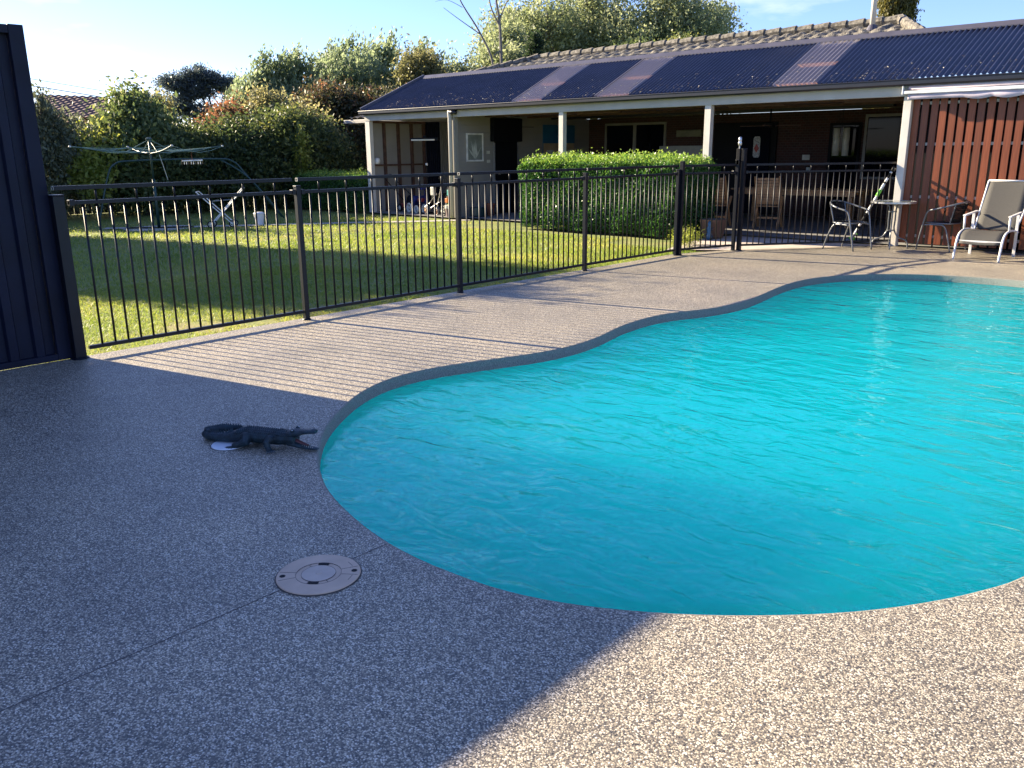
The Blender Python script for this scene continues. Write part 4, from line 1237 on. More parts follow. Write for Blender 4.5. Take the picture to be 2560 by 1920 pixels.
# ============================================================ CLOTHESLINE CORNER
t = thing('rotary_clothesline', 'old dark green rotary clothesline standing at the back of the lawn', 'clothesline', (-19.0, 9.05, 0))
T(MB().tube([(-19.0, 9.05, 0), (-19.0, 9.05, 1.05)], .032, 12), 'lower_post', 'greenpaint', t, smooth=True)
T(MB().tube([(-19.0, 9.05, 1.05), (-19.0, 9.05, 1.90)], .024, 12), 'upper_post', 'greenpaint', t, smooth=True)
T(MB().lathe([(.03, 0), (.07, .005), (.07, .035), (.03, .05)], (-19.0, 9.05, 1.89), 16), 'post_cap', 'greenpaint', t)
c0 = Vector((-19.0, 9.05, 1.60)); tips = []
for k, (q, rr) in enumerate(((R(-98), 1.62), (R(-10), 1.6), (R(80), 1.62), (R(172), 1.6))):
    tip = c0 + Vector((cos(q) * rr, sin(q) * rr, .155)); tips.append(tip)
    arm = T(MB().tube(smooth_path([c0, c0.lerp(tip, .5) - Vector((0, 0, .03)), tip], 5), .015, 8), 'arm', 'greenpaint', t, smooth=True)
    T(MB().lathe([(.02, 0), (.032, .01), (.02, .04)], (tip.x, tip.y, tip.z - .02), 10), 'arm_tip', 'cream', arm, smooth=True)
    T(MB().tube([Vector((-19, 9.05, 1.9)), c0.lerp(tip, .32) - Vector((0, 0, .01))], .006, 6), 'stay', 'greenline', t)
for i, f_ in enumerate((1, .84, .68, .52, .36)):
    P = []
    for k in range(4):
        a = c0.lerp(tips[k], f_); b = c0.lerp(tips[(k + 1) % 4], f_)
        P += [a.lerp(b, s_) - Vector((0, 0, (.05 + .03 * ((i * 7 + k * 3) % 4)) * sin(pi * s_) * f_)) for s_ in (0, .25, .5, .75)]
    T(MB().tube(P, .0045, 5, closed=True), 'line', 'greenline', t)
T(MB().tube([(-18.9, 9.2, 1.58), (-18.86, 9.25, 1.3), (-18.83, 9.3, 1.03)], .006, 6), 'winding_cord', 'cream', t)

t = thing('sock_hanger', 'white peg hanger with pegs hanging from the clothesline', 'peg hanger', (-18.6, 9.8, 1.42))
T(MB().bar((-18.68, 9.60, 1.435), (-18.50, 10.0, 1.445), .05, .03), 'hanger_bar', 'whitegloss', t, bevel=.006)
for k in range(10):
    a = k / 9; x = -18.68 + .18 * a; y = 9.60 + .4 * a
    T(MB().bar((x, y, 1.42), (x + random.uniform(-.01, .01), y, 1.36), .012, .012), 'peg', 'whitegloss' if k % 3 else 'black', t)
T(MB().tube([(-18.59, 9.8, 1.45), (-18.6, 9.80, 1.6), (-18.58, 9.79, 1.70)], .005, 6), 'hook', 'terra', t)

t = thing('swing_frame', 'old dark green tube swing frame behind the clothesline', 'swing frame', (-20.6, 10.2, 0))
T(MB().tube(smooth_path([(-20.75, 8.45, 0), (-20.72, 8.75, 1.0), (-20.68, 8.95, 1.36), (-20.5, 9.4, 1.44), (-19.9, 11.0, 1.46), (-19.72, 11.45, 1.40), (-19.62, 11.75, 1.05), (-19.35, 12.5, 0)], 6), .022, 10), 'main_tube', 'greenpaint', t, smooth=True)
T(MB().tube(smooth_path([(-19.85, 11.2, 1.44), (-19.45, 11.7, 1.0), (-18.95, 12.3, 0)], 4), .020, 10), 'rear_leg', 'greenpaint', t, smooth=True)
T(MB().tube([(-19.62, 11.8, .92), (-19.40, 11.78, .92)], .02, 8), 'clamp', 'steel', t)

t = thing('laundry_trolley', 'folding white laundry trolley frame on four small wheels on the lawn', 'trolley', (-17.75, 9.95, 0))
for dx in (-.16, .16):
    off = Vector((dx * .75, -dx * .62, 0))
    c1 = Vector((-17.62, 10.12, 0)) + off; c2_ = Vector((-17.84, 9.72, 0)) + off
    T(MB().tube([c1 + Vector((0, 0, .07)), Vector((-17.98, 9.52, .78)) + off], .012, 8), 'frame_leg', 'whitegloss', t)
    T(MB().tube([c2_ + Vector((0, 0, .07)), Vector((-17.50, 10.36, .84)) + off], .012, 8), 'frame_leg', 'whitegloss', t)
    for cc in (c1, c2_): wheel(None, (cc.x, cc.y, .075), .08, .03, t, ax=(.77, -.63, 0), hub='cream')
T(MB().tube([(-17.98 - .12, 9.52 + .10, .78), (-17.98 + .12, 9.52 - .10, .78)], .012, 8), 'top_bar', 'whitegloss', t)
T(MB().tube([(-17.50 - .12, 10.36 + .10, .84), (-17.50 + .12, 10.36 - .10, .84)], .012, 8), 'top_bar', 'whitegloss', t)
T(MB().tube([(-17.7, 9.85, .60), (-17.9, 9.75, .56), (-17.62, 10.18, .60)], .008, 6), 'basket_wire', 'steel', t)
t = thing('peg_bucket', 'small grey white lidded bucket on the garden path', 'bucket', (-17.9, 10.95, 0))
T(MB().lathe([(.09, 0), (.125, .24), (.01, .24)], (-17.9, 10.95, -.02), 20), 'body', 'whitegloss', t, smooth=False)
T(MB().lathe([(.13, .235), (.13, .255), (.09, .285), (.01, .29)], (-17.9, 10.95, -.02), 20), 'lid', 'whitegloss', t, smooth=True)

# ============================================================ HEDGES
LM = {
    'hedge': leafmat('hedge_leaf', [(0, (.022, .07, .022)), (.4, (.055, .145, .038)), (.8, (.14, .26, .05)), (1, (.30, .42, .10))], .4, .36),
    'olive': leafmat('grey_olive_leaf', [(0, (.06, .07, .045)), (.5, (.13, .15, .09)), (1, (.27, .28, .18))], .4),
    'mid': leafmat('mid_green_leaf', [(0, (.04, .065, .025)), (.5, (.10, .14, .055)), (.85, (.19, .23, .09)), (1, (.34, .34, .12))], .45),
    'dark': leafmat('dark_green_leaf', [(0, (.022, .04, .02)), (.5, (.055, .085, .035)), (.85, (.12, .15, .05)), (1, (.24, .25, .08))], .45),
    'light': leafmat('silvery_light_leaf', [(0, (.07, .10, .05)), (.5, (.17, .22, .12)), (1, (.34, .40, .24))], .5),
    'airy': leafmat('yellow_green_leaf', [(0, (.09, .12, .055)), (.5, (.20, .24, .12)), (1, (.40, .43, .26))], .5),
    'gold': leafmat('golden_green_leaf', [(0, (.07, .08, .035)), (.5, (.18, .18, .08)), (1, (.36, .34, .16))], .5),
    'red': leafmat('photinia_leaf', [(0, (.03, .04, .02)), (.5, (.07, .075, .035)), (.78, (.15, .10, .05)), (1, (.32, .17, .09))], .4),
    'pine': leafmat('dark_pine_needle', [(0, (.045, .06, .065)), (.6, (.075, .10, .105)), (1, (.13, .16, .15))], .35),
    'conifer': leafmat('conifer_spray', [(0, (.03, .035, .012)), (.5, (.09, .09, .025)), (1, (.24, .21, .06))], .3),
    'fern': leafmat('bright_shrub_leaf', [(0, (.08, .12, .02)), (.5, (.20, .25, .05)), (1, (.42, .44, .12))], .5),
}

def hedge(name, label, x0, x1, y0, y1, h, n, size, wob=.032, tip=.10, top_tone=1.0):
    t = thing(name, label, 'hedge', ((x0 + x1) / 2, (y0 + y1) / 2, 0))
    wx, wy = x1 - x0, y1 - y0
    areas = np.array([wx * h, wx * h, wy * h, wy * h, wx * wy * 1.15]); areas /= areas.sum()
    k = rng.choice(5, n, p=areas); a = rng.random(n); b = rng.random(n)
    P = np.zeros((n, 3)); depth = np.abs(rng.normal(0, .045, n)) - .02
    for i in range(5):
        m = k == i
        if i == 0: P[m] = np.stack([x0 + a[m] * wx, y0 + depth[m], b[m] * h], 1)
        if i == 1: P[m] = np.stack([x0 + a[m] * wx, y1 - depth[m], b[m] * h], 1)
        if i == 2: P[m] = np.stack([x0 + depth[m], y0 + a[m] * wy, b[m] * h], 1)
        if i == 3: P[m] = np.stack([x1 - depth[m], y0 + a[m] * wy, b[m] * h], 1)
        if i == 4: P[m] = np.stack([x0 + a[m] * wx, y0 + b[m] * wy, h - depth[m]], 1)
    # uneven clipping: bulges, rounded shoulders, thin feet
    bul = wob * (np.sin(P[:, 0] * 3.1 + P[:, 2] * 4) + np.sin(P[:, 0] * 7.3 - P[:, 2] * 5 + P[:, 1] * 6) * .5)
    cx, cy = (x0 + x1) / 2, (y0 + y1) / 2
    P[:, 1] += np.where(k == 0, bul, np.where(k == 1, -bul, 0)); P[:, 0] += np.where(k == 2, bul, np.where(k == 3, -bul, 0))
    P[:, 2] += np.where(k == 4, bul * .5, 0)
    def corner(P):
        r = .24
        ex = np.minimum(P[:, 0] - x0, x1 - P[:, 0]); ey = np.minimum(P[:, 1] - y0, y1 - P[:, 1]); ez = h - P[:, 2]
        pull = np.clip(1 - ey / r, 0, 1) * np.clip(1 - ez / r, 0, 1) * .05 + np.clip(1 - ex / r, 0, 1) * np.clip(1 - ez / r, 0, 1) * .07
        P[:, 2] -= pull
        q = np.clip(1 - ex / .3, 0, 1) * np.clip(1 - ey / .3, 0, 1) * .07
        P[:, 1] += np.where(P[:, 1] < cy, q, -q)
        ft = np.clip(1 - P[:, 2] / .25, 0, 1) * .10
        P[:, 1] += np.where(P[:, 1] < cy, ft, -ft)
        return P
    P = corner(P)
    top = k == 4
    # young shoots stand up out of the top
    sh = top & (rng.random(n) < .35)
    P[sh, 2] += np.abs(rng.normal(0, tip * .6, sh.sum()))
    var = np.clip(rng.normal(.34, .18, n) + np.where(top, .30 * top_tone, 0) + np.clip((P[:, 2] - h * .75) / h, 0, 1) * .8, 0, 1)  # leaf tone paler on the top face and towards the upper edge
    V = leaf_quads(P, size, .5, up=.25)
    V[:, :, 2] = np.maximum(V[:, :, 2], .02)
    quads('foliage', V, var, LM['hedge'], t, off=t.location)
    core = MB().box((x0 + .13, y0 + .15, .10), (x1 - .13, y1 - .13, h - .13)).build('dark_core', mat('hedge_dark_core', (.012, .020, .010), .9, 0, .3, 20), t)  # one near-black box fills the hedge inside its leaf shell
    mb = MB(); 
    for i in range(int(wx / .35)):
        x = x0 + .2 + i * .35
        for yy in (y0 + .25, y1 - .3): mb.tube([(x, yy, -.03), (x + random.uniform(-.05, .05), yy, .2)], .018, 5)
    mb.build('stems', 'bark', t)
    return t
hedge('box_hedge', 'big clipped green box hedge behind the pool fence before the patio', -12.25, -8.28, 13.68, 15.05, 1.40, 80000, .025)
hedge('low_hedge', 'low clipped hedge at the left corner of the shed', -22.0, -18.82, 14.6, 15.5, .98, 26000, .028, top_tone=.8)

# ============================================================ TREES AND SHRUBS
def tree(name, label, x, y, blobs, leaf, ncl, per, size, sig=.16, up=0., trunk=None, cat='tree', group=None, aspect=.45, shell=.45, lean=(0, 0), bark='bark', limbs=5, flat=1., spray=None, tone=.5, spread_=.22, core=None):
    """blobs: (x, y, z, rx, ry, rz) in world metres; leaves sit in clumps spread through and over the blobs"""
    t = thing(name, label, cat, (x, y, 0), 0, group)
    B = np.array(blobs, float)
    wgt = (B[:, 3] * B[:, 4] * B[:, 5]) ** .66; wgt /= wgt.sum()
    k = rng.choice(len(B), ncl, p=wgt)
    d = unit(ncl); rad = rng.uniform(shell, 1.04, ncl) * (1 + .10 * np.sin(d[:, 0] * 7 + k) * np.cos(d[:, 2] * 6 + k))
    C_ = B[k, :3] + d * B[k, 3:6] * rad[:, None]
    C_ = C_[C_[:, 2] > .08]
    nc = len(C_)
    # each clump has its own tone and size
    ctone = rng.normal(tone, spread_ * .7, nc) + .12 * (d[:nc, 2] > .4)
    cs = sig * rng.uniform(.55, 1.35, nc)
    idx = np.repeat(np.arange(nc), per)
    g_ = rng.normal(size=(len(idx), 3)) * cs[idx][:, None]
    g_[:, 2] *= flat
    if spray is not None:            # clumps drawn out along a direction (upright shoots, weeping twigs)
        s_ = rng.uniform(-1, 1, len(idx))[:, None]
        dirs = np.tile(np.array(spray, float), (nc, 1)) + rng.normal(0, .22, (nc, 3))
        g_ = g_ * .45 + dirs[idx] * s_ * cs[idx][:, None] * 2.0
    P = C_[idx] + g_
    P[:, 2] = np.maximum(P[:, 2], .03)
    D = None if spray is None else np.array(spray, float) * .8
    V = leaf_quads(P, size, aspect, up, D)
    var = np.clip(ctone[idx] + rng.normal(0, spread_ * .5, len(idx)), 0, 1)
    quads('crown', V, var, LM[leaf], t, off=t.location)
    h0 = B[:, 2].min()
    tr = trunk or .09
    mb = MB()
    topz = B[:, 2].mean()
    base = Vector((x, y, -.04)); fork = Vector((x + lean[0], y + lean[1], max(.3, topz * .45)))
    mb.tube(smooth_path([base, base.lerp(fork, .5) + Vector((random.uniform(-.05, .05), random.uniform(-.05, .05), 0)), fork], 3), [tr * (1.15 - .06 * i) for i in range(7)], 8)
    for bi in list(np.argsort(-wgt))[:limbs + 3]:
        e = Vector(B[bi, :3]); m_ = fork.lerp(e, .5) + Vector((random.uniform(-.2, .2), random.uniform(-.2, .2), .1))
        mb.tube([fork - Vector((0, 0, .1)), m_, e], [tr * .6, tr * .42, tr * .18], 6)
        for q in range(4):
            dd = unit(1)[0] * B[bi, 3:6] * .85
            dd[2] = abs(dd[2]) if random.random() < .7 else dd[2]
            mb.tube([m_.lerp(e, .3 + .2 * q), e + Vector(dd * .5) + Vector((0, 0, .05)), e + Vector(dd)], [tr * .22, tr * .14, tr * .05], 5)
    mb.build('trunk', bark, t)
    return t

def scat(cx, cy, z0, z1, rx, ry, n, r, seed=0):
    """a handful of blobs filling an ellipse in plan, for one crown"""
    rr = np.random.default_rng(seed + 17); o = []
    for i in range(n):
        a = rr.uniform(0, 2 * pi); q = sqrt(rr.random())
        s = r * rr.uniform(.7, 1.25); z = rr.uniform(z0, z1)
        o.append((cx + cos(a) * q * rx, cy + sin(a) * q * ry, z, s, s, s * .85))
    return o

G1 = 'shrubs along the back boundary'
tree('olive_shrub', 'grey olive wispy shrub beside the tall navy fence', -23.6, 8.0,
     [(-23.6, 7.9, 1.0, 1.1, 1.5, 1.2), (-23.3, 8.7, 1.9, .7, .6, .75), (-23.6, 7.7, 2.0, .7, .8, .7), (-23.4, 9.3, 1.3, .7, .7, 1.0), (-23.3, 8.5, 2.6, .22, .25, .5), (-23.3, 8.1, 2.3, .25, .25, .5)],
     'olive', 900, 30, .055, .17, up=.5, group=G1, cat='shrub', spray=(0, 0, .8))
tree('broad_shrub', 'round mid green shrub behind the clothesline below the dark pine', -23.6, 11.0,
     [(-23.7, 10.9, 1.4, 1.3, 1.5, 1.4), (-23.7, 11.0, 2.35, .8, .8, .75), (-23.4, 10.0, 1.3, .8, .7, 1.0), (-23.6, 11.9, 1.35, .9, .8, .9), (-23.9, 11.0, 2.9, .35, .35, .45)],
     'mid', 1000, 34, .07, .19, up=.2, group=G1, cat='shrub', tone=.55)
tree('vine_shrub', 'bright yellow green vine leaves below the neighbour gable', -23.0, 9.7,
     [(-22.9, 9.5, 1.75, .35, .5, .35), (-22.8, 10.1, 1.7, .3, .35, .3), (-22.7, 9.2, 1.1, .4, .5, .5)], 'fern', 120, 22, .075, .14, group=G1, cat='shrub', trunk=.04, tone=.6)
tree('dark_shrub', 'wide dark shrub behind the swing frame', -23.4, 13.3,
     [(-23.6, 12.4, 1.1, 1.3, 1.2, 1.2), (-23.2, 13.6, 1.2, 1.3, 1.3, 1.3), (-23.3, 13.0, 1.5, 1.0, 1.0, .75), (-22.9, 14.6, .9, 1.0, 1.0, 1.1), (-23.5, 14.0, 1.8, .8, .7, .5)],
     'dark', 1500, 36, .06, .19, group=G1, cat='shrub', tone=.55)
tree('rusty_shrub', 'shrub with rust coloured tips above the wide dark shrub', -25.5, 14.3,
     [(-25.4, 14.6, 1.9, .9, .9, .9), (-25.5, 14.8, 2.65, .5, .6, .45), (-25.5, 15.6, 2.2, .8, .8, .8)], 'red', 520, 32, .06, .17, up=.3, group=G1, cat='shrub', tone=.75)
tree('round_shrub', 'dense dark round shrub with a yellow lit top behind the low hedge', -22.7, 15.5,
     [(-22.9, 15.0, 1.6, 1.1, 1.1, 1.2), (-22.6, 15.9, 1.3, 1.2, 1.1, 1.2), (-22.9, 15.4, 2.2, .8, .8, .5)], 'dark', 1200, 36, .06, .17, group=G1, cat='shrub', tone=.6)
tree('sapling', 'small pale green sapling in front of the round shrub', -21.8, 14.9,
     [(-21.8, 14.9, 1.3, .22, .22, .5), (-21.8, 14.95, 1.9, .12, .12, .3)], 'fern', 60, 20, .06, .11, trunk=.025, cat='sapling')
tree('golden_shrub', 'golden green shrub top catching sun left of the round shrub', -24.6, 16.3,
     [(-24.6, 16.2, 2.4, .8, 1.0, .8), (-24.7, 15.6, 2.9, .5, .5, .5), (-24.4, 17.1, 1.9, .9, .9, 1.0)], 'gold', 480, 32, .07, .19, up=.3, group=G1, cat='shrub', tone=.65)
tree('low_dark_shrub', 'dark undergrowth between the swing frame and the low hedge', -23.2, 15.0,
     [(-23.0, 15.2, .7, .9, 1.0, .8), (-22.6, 16.9, .8, .9, .9, .8)], 'dark', 420, 30, .05, .15, group=G1, cat='shrub')
tree('garden_bed_shrub', 'leafy yellow green plants under the white hoop', -20.9, 16.6,
     [(-21.2, 16.5, .55, .5, .4, .5), (-20.4, 16.7, .5, .4, .3, .4), (-19.8, 16.8, .6, .4, .3, .5)], 'fern', 150, 24, .06, .12, trunk=.03, cat='shrub')
tree('photinia_tree', 'dark tree with reddish new leaves left of the shed roof', -25.6, 19.6,
     [(-25.9, 19.0, 2.9, 1.3, 1.3, .95), (-24.8, 20.2, 2.7, 1.3, 1.2, .95), (-25.3, 19.5, 1.5, 1.8, 1.6, 1.3), (-24.3, 19.6, 1.6, 1.0, 1.0, 1.3), (-26.4, 18.6, 1.8, 1.0, 1.0, 1.2), (-25.1, 19.0, 3.3, .5, .6, .3)],
     'red', 1700, 38, .065, .2, trunk=.10, tone=.40, spread_=.3, limbs=6)
tree('photinia_tree', 'reddish tipped tree right behind the wing gutter of the house', -23.4, 20.2,
     [(-23.4, 20.0, 2.5, .9, .9, .8), (-23.2, 20.4, 1.5, 1.1, 1.1, 1.2)], 'red', 600, 34, .06, .18, trunk=.07, tone=.6, spread_=.3)
# tall trees, silvery light foliage with upright shoots
tree('silver_gum', 'tall silvery green tree with upright shoots, left of the two', -31.5, 20.6,
     scat(-31.5, 21.3, 1.8, 3.9, 1.5, 2.0, 14, 1.4, 1) + [(-31.8, 19.3, 2.0, .9, .9, 1.3)] + [(-32.0, 19.4, 3.3, .5, .5, 1.2), (-31.7, 20.3, 4.5, .6, .6, 1.0), (-31.4, 21.2, 4.8, .8, .8, .9), (-30.9, 22.2, 4.6, .7, .8, .9)],
     'light', 3600, 30, .08, .22, up=.6, trunk=.14, spray=(.35, .2, .8), limbs=8, group='silvery trees behind the garden', tone=.5, shell=.3)
tree('silver_gum', 'tall silvery green tree with upright shoots nearer the house', -28.8, 24.2,
     scat(-29.2, 24.2, 1.8, 4.5, 1.6, 2.6, 15, 1.5, 2) + [(-29.8, 22.9, 5.2, .8, .8, .9), (-29.2, 24.2, 5.4, .8, .8, .8), (-28.4, 25.6, 5.0, .8, .8, .9), (-28.0, 26.6, 4.6, .7, .7, .9)],
     'light', 3600, 30, .08, .22, up=.6, trunk=.14, spray=(.45, .3, .8), limbs=8, group='silvery trees behind the garden', tone=.58, shell=.3)
tree('olive_tree', 'golden olive tree above the left roof corner', -25.6, 23.6,
     scat(-25.5, 23.6, 2.6, 4.0, 1.0, 1.6, 7, 1.0, 3) + [(-25.6, 23.0, 4.6, .7, .8, .6)], 'gold', 1300, 34, .075, .22, trunk=.10, tone=.42)
tree('olive_tree', 'pale yellow green tree left of the bare dead trunks', -26.0, 28.0,
     scat(-26.0, 27.6, 3.4, 5.4, 1.4, 1.9, 9, 1.1, 4) + [(-26.1, 28.6, 6.1, .7, .8, .6)], 'airy', 1800, 32, .08, .23, trunk=.12, tone=.45, shell=.3)
tree('willow_tree', 'airy pale willow just right of the dead trunks', -27.5, 35.0,
     scat(-29.0, 33.6, 3.8, 7.6, 2.2, 2.2, 18, 1.5, 5) + [(-28.0, 35.8, 7.4, 1.1, 1.2, .9), (-29.2, 33.4, 7.4, 1.0, 1.0, .8)], 'airy', 2300, 20, .085, .36, trunk=.16, spray=(.1, .1, -.7), limbs=9, group='airy willows behind the roof', tone=.5, shell=.3)
tree('willow_tree', 'airy pale willow in the middle behind the roof', -26.0, 38.0,
     scat(-26.0, 38.0, 4.8, 9.0, 2.8, 2.6, 20, 1.6, 6), 'airy', 2500, 19, .085, .40, trunk=.18, spray=(.1, .1, -.6), limbs=10, group='airy willows behind the roof', tone=.6, shell=.25)
tree('willow_tree', 'airy pale willow furthest right behind the roof', -23.4, 39.6,
     scat(-23.6, 39.4, 4.4, 8.4, 2.3, 2.5, 18, 1.5, 7) + [(-22.2, 40.2, 5.2, 1.1, 1.2, 1.2)], 'airy', 2200, 18, .085, .38, trunk=.18, spray=(.1, .1, -.6), limbs=10, group='airy willows behind the roof', tone=.45, shell=.25)
tree('willow_tree', 'airy pale willow glimpsed between the first and middle ones', -30.0, 37.4,
     scat(-30.4, 36.6, 3.8, 6.6, 2.0, 2.0, 9, 1.3, 8), 'airy', 1300, 28, .10, .30, trunk=.15, limbs=7, group='airy willows behind the roof', tone=.35)
tree('green_round_tree', 'dense green round tree rising over the middle of the roof', -21.0, 30.6,
     scat(-21.0, 30.6, 3.2, 4.4, 2.0, 1.6, 12, 1.05, 9) + [(-20.9, 30.9, 5.1, 1.0, 1.1, .6), (-22.8, 29.9, 4.3, .9, .9, .7)], 'mid', 2000, 36, .075, .24, trunk=.14, tone=.45)
tree('green_round_tree', 'darker green tree at the right of the round one', -18.9, 31.8,
     scat(-18.9, 31.8, 3.4, 4.7, 1.0, 1.2, 6, 1.0, 10) + [(-19.3, 31.6, 5.3, .7, .8, .6)], 'dark', 1100, 36, .07, .22, trunk=.12, tone=.75)
tree('ivy_trunk', 'narrow dark ivy covered trunk above the tiled roof', -22.8, 26.5,
     [(-22.8, 26.5, z, .28 + .06 * sin(z * 3), .28, .5) for z in (2.5, 3.3, 4.1, 4.9, 5.5)], 'dark', 420, 34, .05, .1, trunk=.10, tone=.15, spread_=.12)
tree('conifer', 'narrow dense conifer behind the flue pipe', -9.65, 27.5,
     [(-9.65, 27.5, z, .62 - .03 * i, .62, .7) for i, z in enumerate((2.5, 3.2, 3.9, 4.6, 5.2, 5.8, 6.4))], 'conifer', 1500, 34, .05, .12, up=.9, trunk=.12, tone=.5, spread_=.25, shell=.7, spray=(0, 0, .8))
# spreading dark pine
tree('umbrella_pine', 'dark flat topped pine with bare limbs against the bright sky', -36.4, 20.9,
     [(-37.2, 19.3, 4.55, .8, 1.0, .42), (-36.8, 20.3, 4.85, .9, 1.0, .40), (-36.4, 21.1, 4.55, .9, .9, .36), (-36.1, 21.8, 4.05, .8, .8, .34), (-35.8, 22.5, 3.65, .7, .8, .32), (-36.8, 20.0, 4.2, .7, .8, .4),
      (-36.5, 20.2, 3.2, .8, .9, .45), (-36.2, 20.9, 2.7, .8, .9, .45), (-37.2, 19.3, 3.6, .7, .8, .5), (-36.4, 20.0, 2.2, .9, 1.1, .6)],
     'pine', 1150, 40, .06, .15, trunk=.12, flat=.6, shell=.1, tone=.5, spread_=.2, limbs=9)
tree('olive_shrub', 'sunlit yellowish bush at the left foot of the dark pine', -33.8, 16.4,
     scat(-33.8, 16.4, 1.6, 2.8, .9, .9, 6, .8, 12) + [(-33.7, 16.6, 3.35, .45, .5, .45)], 'gold', 700, 28, .07, .2, trunk=.08, cat='shrub', tone=.55)
tree('leafy_tree', 'green leafy tree between the pine and the silvery trees', -32.0, 17.4,
     scat(-31.8, 18.4, 1.2, 2.0, 1.2, 1.5, 8, .85, 13), 'mid', 900, 32, .08, .22, trunk=.09, tone=.6)
# wood of trees out of frame on the sun side: their shade lies over the lawn
def shade_tree(label, y, h, w_, n):
    return tree('cypress_tree', label, -22.5, y, [(-22.5, y, h * q, w_, w_, h * .16) for q in (.12, .27, .42, .57, .72, .86)], 'dark', n, 34, .085, .24, trunk=.16, group='cypresses beyond the tall fence', shell=.3)
shade_tree('cypress hidden beyond the tall navy fence, nearest the lawn', 5.1, 6.5, .95, 1400)
shade_tree('cypress hidden beyond the tall navy fence, second from the lawn', 3.7, 6.8, .95, 1400)
shade_tree('cypress hidden beyond the tall navy fence, third from the lawn', 2.3, 6.4, .95, 1400)

# bare trees
t = thing('dead_tree', 'bare grey dead trunks with thin branches above the roof corner', 'tree', (-22.2, 23.9, 0))
dt = [([(-22.2, 23.9, -.04), (-22.2, 23.9, 2.5), (-22.18, 23.95, 4.4), (-22.2, 23.9, 6.0), (-22.3, 23.85, 6.9), (-22.1, 24.0, 7.8)], .085),
      ([(-22.2, 23.9, 5.9), (-22.45, 23.7, 6.6), (-22.5, 23.6, 7.6)], .035), ([(-22.2, 23.9, 6.1), (-22.0, 24.1, 6.7), (-21.7, 24.4, 7.3)], .03)]
mb = MB()
for P, r_ in dt: mb.tube(smooth_path(P, 4), [r_ * (1 - .7 * i / (4 * (len(P) - 1))) for i in range(4 * (len(P) - 1) + 1)], 7)
mb.build('trunk', 'palebark', t)
mb = MB()
for P, r_ in (([(-22.25, 23.85, 1.5), (-22.35, 23.75, 4.4), (-22.65, 23.4, 5.6), (-23.1, 22.95, 6.6), (-23.4, 22.7, 7.4)], .05),
              ([(-22.65, 23.4, 5.6), (-23.2, 22.9, 6.1), (-23.6, 22.5, 6.5)], .022), ([(-22.35, 23.75, 4.9), (-21.9, 24.2, 5.4)], .03), ([(-23.1, 22.95, 6.5), (-23.5, 22.6, 6.75), (-23.8, 22.3, 6.7)], .012)):
    mb.tube(smooth_path(P, 4), [r_ * (1 - .7 * i / (4 * (len(P) - 1))) for i in range(4 * (len(P) - 1) + 1)], 6)
mb.build('branch', 'palebark', t)

# ============================================================ BACK BOUNDARY AND NEIGHBOUR
t = thing('paling_fence', 'dark paling fence with a pale capping behind the clothesline', 'fence', (-25.9, 10, 0))
p0, p1 = Vector((-26.3, 3.0, 0)), Vector((-24.2, 17.6, 0)); n = 96
mb = MB()
for i in range(n):
    a = p0.lerp(p1, i / n); b = p0.lerp(p1, (i + .93) / n); mb.bar(a + Vector((0, 0, .9)), b + Vector((0, 0, .9)), .018, 1.85)
mb.build('palings', mat('grey_brown_palings', (.07, .055, .045), .9, 0, .3, 6), t)
MB().bar(p0 + Vector((0, 0, 1.85)), p1 + Vector((0, 0, 1.85)), .09, .045).build('capping', 'cream', t)
t = thing('garden_fence', 'low red stained paling fence below the white hoop', 'fence', (-20.8, 17.0, 0))
mb = MB()
for i in range(46): mb.box((-23.3 + i * .098, 17.0, 0), (-23.3 + i * .098 + .09, 17.02, .70))
mb.build('palings', 'redfence', t)
MB().box((-23.3, 16.975, .50), (-18.85, 16.999, .56)).build('rail', 'redfence', t)
tag(MB().tube(smooth_path([(-21.35, 16.75, 0), (-21.3, 16.78, .7), (-21.05, 16.85, 1.02), (-20.75, 16.95, 1.12), (-20.45, 17.05, .98), (-20.3, 17.1, .6), (-20.3, 17.12, 0)], 5), .03, 8).build('garden_hoop', 'white', None, smooth=True, at=(-20.8, 16.9, 0)),
    'white plastic hoop arching over the garden bed', 'hoop')
tag(MB().box((-23.0, 17.6, .9), (-18.85, 17.65, .98)).build('trellis_rail', 'cream', None, at=(-21, 17.6, .9)), 'pale horizontal trellis rail behind the hoop', 'rail')

t = thing('neighbour_house', 'neighbour house with red brown tiled gable roof beyond the shrubs', 'house', (-34.5, 14.5, 0))
def rooft(P, name='roof'):
    a, b, c, d = [Vector(p) for p in P]; rows = []      # a-b eave, d-c ridge
    nr, ncol = 60, 90
    for j in range(nr + 1):
        v_ = j / nr; l_ = a.lerp(d, v_); r_ = b.lerp(c, v_); k_ = (v_ * 12) % 1
        rows.append([l_.lerp(r_, i / ncol) + Vector((0, 0, .05 * (1 - k_) + .02 * cos(i / ncol * (a - b).length / .3 * 2 * pi))) for i in range(ncol + 1)])
    return MB().grid([[tuple(p) for p in r__] for r__ in rows]).build(name, 'terratile', t)
rooft([(-31.9, 11.3, 2.45), (-31.9, 15.4, 2.0), (-36.0, 16.6, 3.5), (-36.0, 11.0, 3.5)])
MB().bar((-31.85, 15.4, 1.95), (-36.0, 16.7, 3.5), .08, .22).build('barge_board', 'brownwall', t)
MB().bar((-31.8, 13.4, 1.9), (-31.8, 15.6, 2.0), .08, .2).build('fascia_board', 'brownwall', t)
rooft([(-33.5, 12.2, 3.1), (-33.5, 15.0, 3.1), (-36.5, 15.2, 4.0), (-36.5, 12.4, 4.0)])
MB().box((-37, 11.5, 0), (-32.4, 16.2, 2.0)).build('wall', 'brownwall', t)
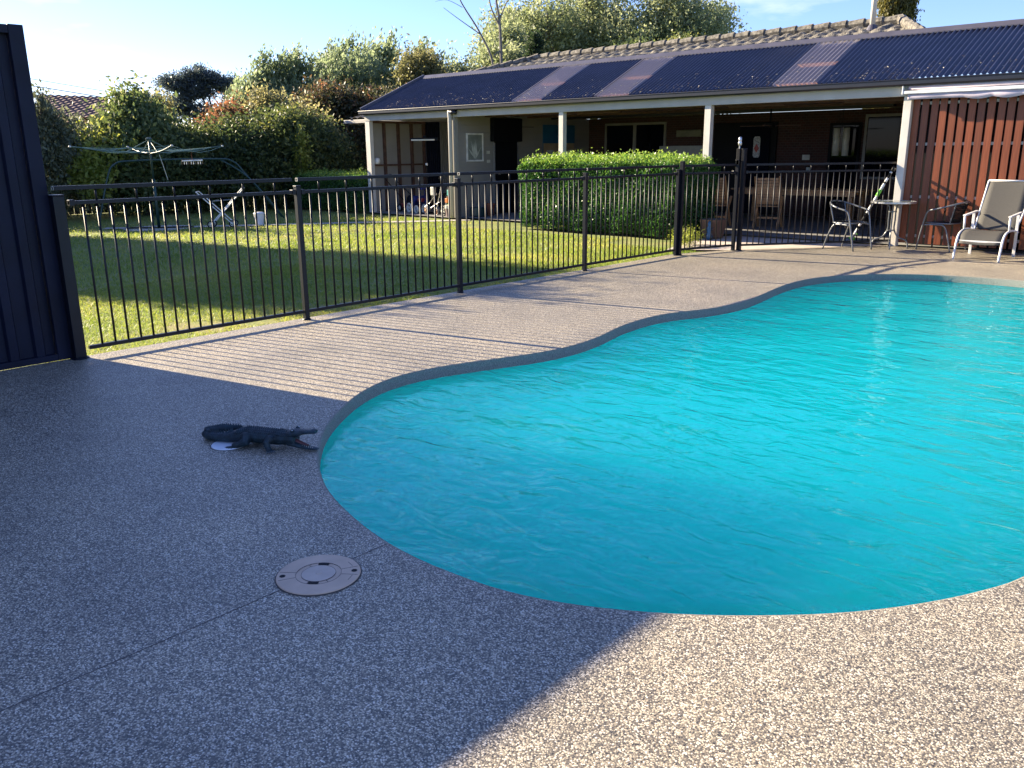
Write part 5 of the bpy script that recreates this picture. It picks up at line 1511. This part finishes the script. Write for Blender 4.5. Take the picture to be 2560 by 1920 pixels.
MB().add([(-32.4, 16.2, 2.0), (-37, 16.2, 2.0), (-36, 16.4, 3.3)], [(0, 1, 2)]).build('gable', 'brownwall', t)
t.location = (-34.5, 15.2, -.22)
for k, (z0, z1, lab) in enumerate(((4.83, 4.22, 'upper thin power line crossing the left sky'), (4.54, 3.94, 'lower power line crossing the left sky'))):
    a = Vector((-42.37, 15.16, z0)); b = Vector((-40.97, 18.62, z1)); d = b - a
    P = [a + d * s_ + Vector((0, 0, -.02 * (s_ ** 2))) for s_ in (-4, -2, -1, 0, 1, 2.2)]
    P = [Vector((p.x, p.y, z0 + (z1 - z0) * s_ * (1 - .03 * s_))) for p, s_ in zip(P, (-4, -2, -1, 0, 1, 2.2))]
    tag(MB().tube(P, .018 if k else .012, 5).build('power_line', 'black', None, at=tuple(P[3])), lab, 'power line')
# small golden shrub at the gate corner
tree('gate_shrub', 'small bright clipped shrub at the foot of the gate hinge post', -7.72, 12.95,
     [(-7.72, 12.95, .12, .22, .35, .14), (-7.55, 12.65, .10, .15, .2, .10)], 'fern', 130, 24, .016, .05, trunk=.01, cat='shrub')

# ============================================================ LEAF LITTER
n = 700
x = rng.uniform(-18, -2.5, n); t_ = np.clip(np.abs(rng.normal(0, .16, n)), .004, 1)
P = np.stack([x, EY + (RY - EY) * t_, EZ + (RZ - EZ) * t_ + .022], 1)
V = leaf_quads(P, .020, .5); V[:, :, 2] = P[:, None, 2] + (V[:, :, 2] - P[:, None, 2]) * .35
LIT = leafmat('dry_leaf', [(0, (.16, .12, .08)), (.5, (.38, .33, .24)), (1, (.62, .58, .46))], .2)
tag(quads('roof_leaf_litter', V, rng.random(n), LIT), 'dry leaves and petals caught on the veranda roof above the gutter', 'leaf litter', kind='stuff')
n = 260
P = np.stack([rng.uniform(-7, 0, n), rng.uniform(0.5, 14.8, n), np.full(n, .004)], 1)
keep = [not (-5.2 < p[0] < .5 and 1.9 < p[1] < 12.2) for p in P]
P = P[keep]
V = leaf_quads(P, .009, .5); V[:, :, 2] = .0035 + np.abs(V[:, :, 2] - .004) * .4
tag(quads('deck_leaf_litter', V, rng.random(len(P)), LIT), 'tiny dry leaf bits scattered over the pool deck', 'leaf litter', kind='stuff')
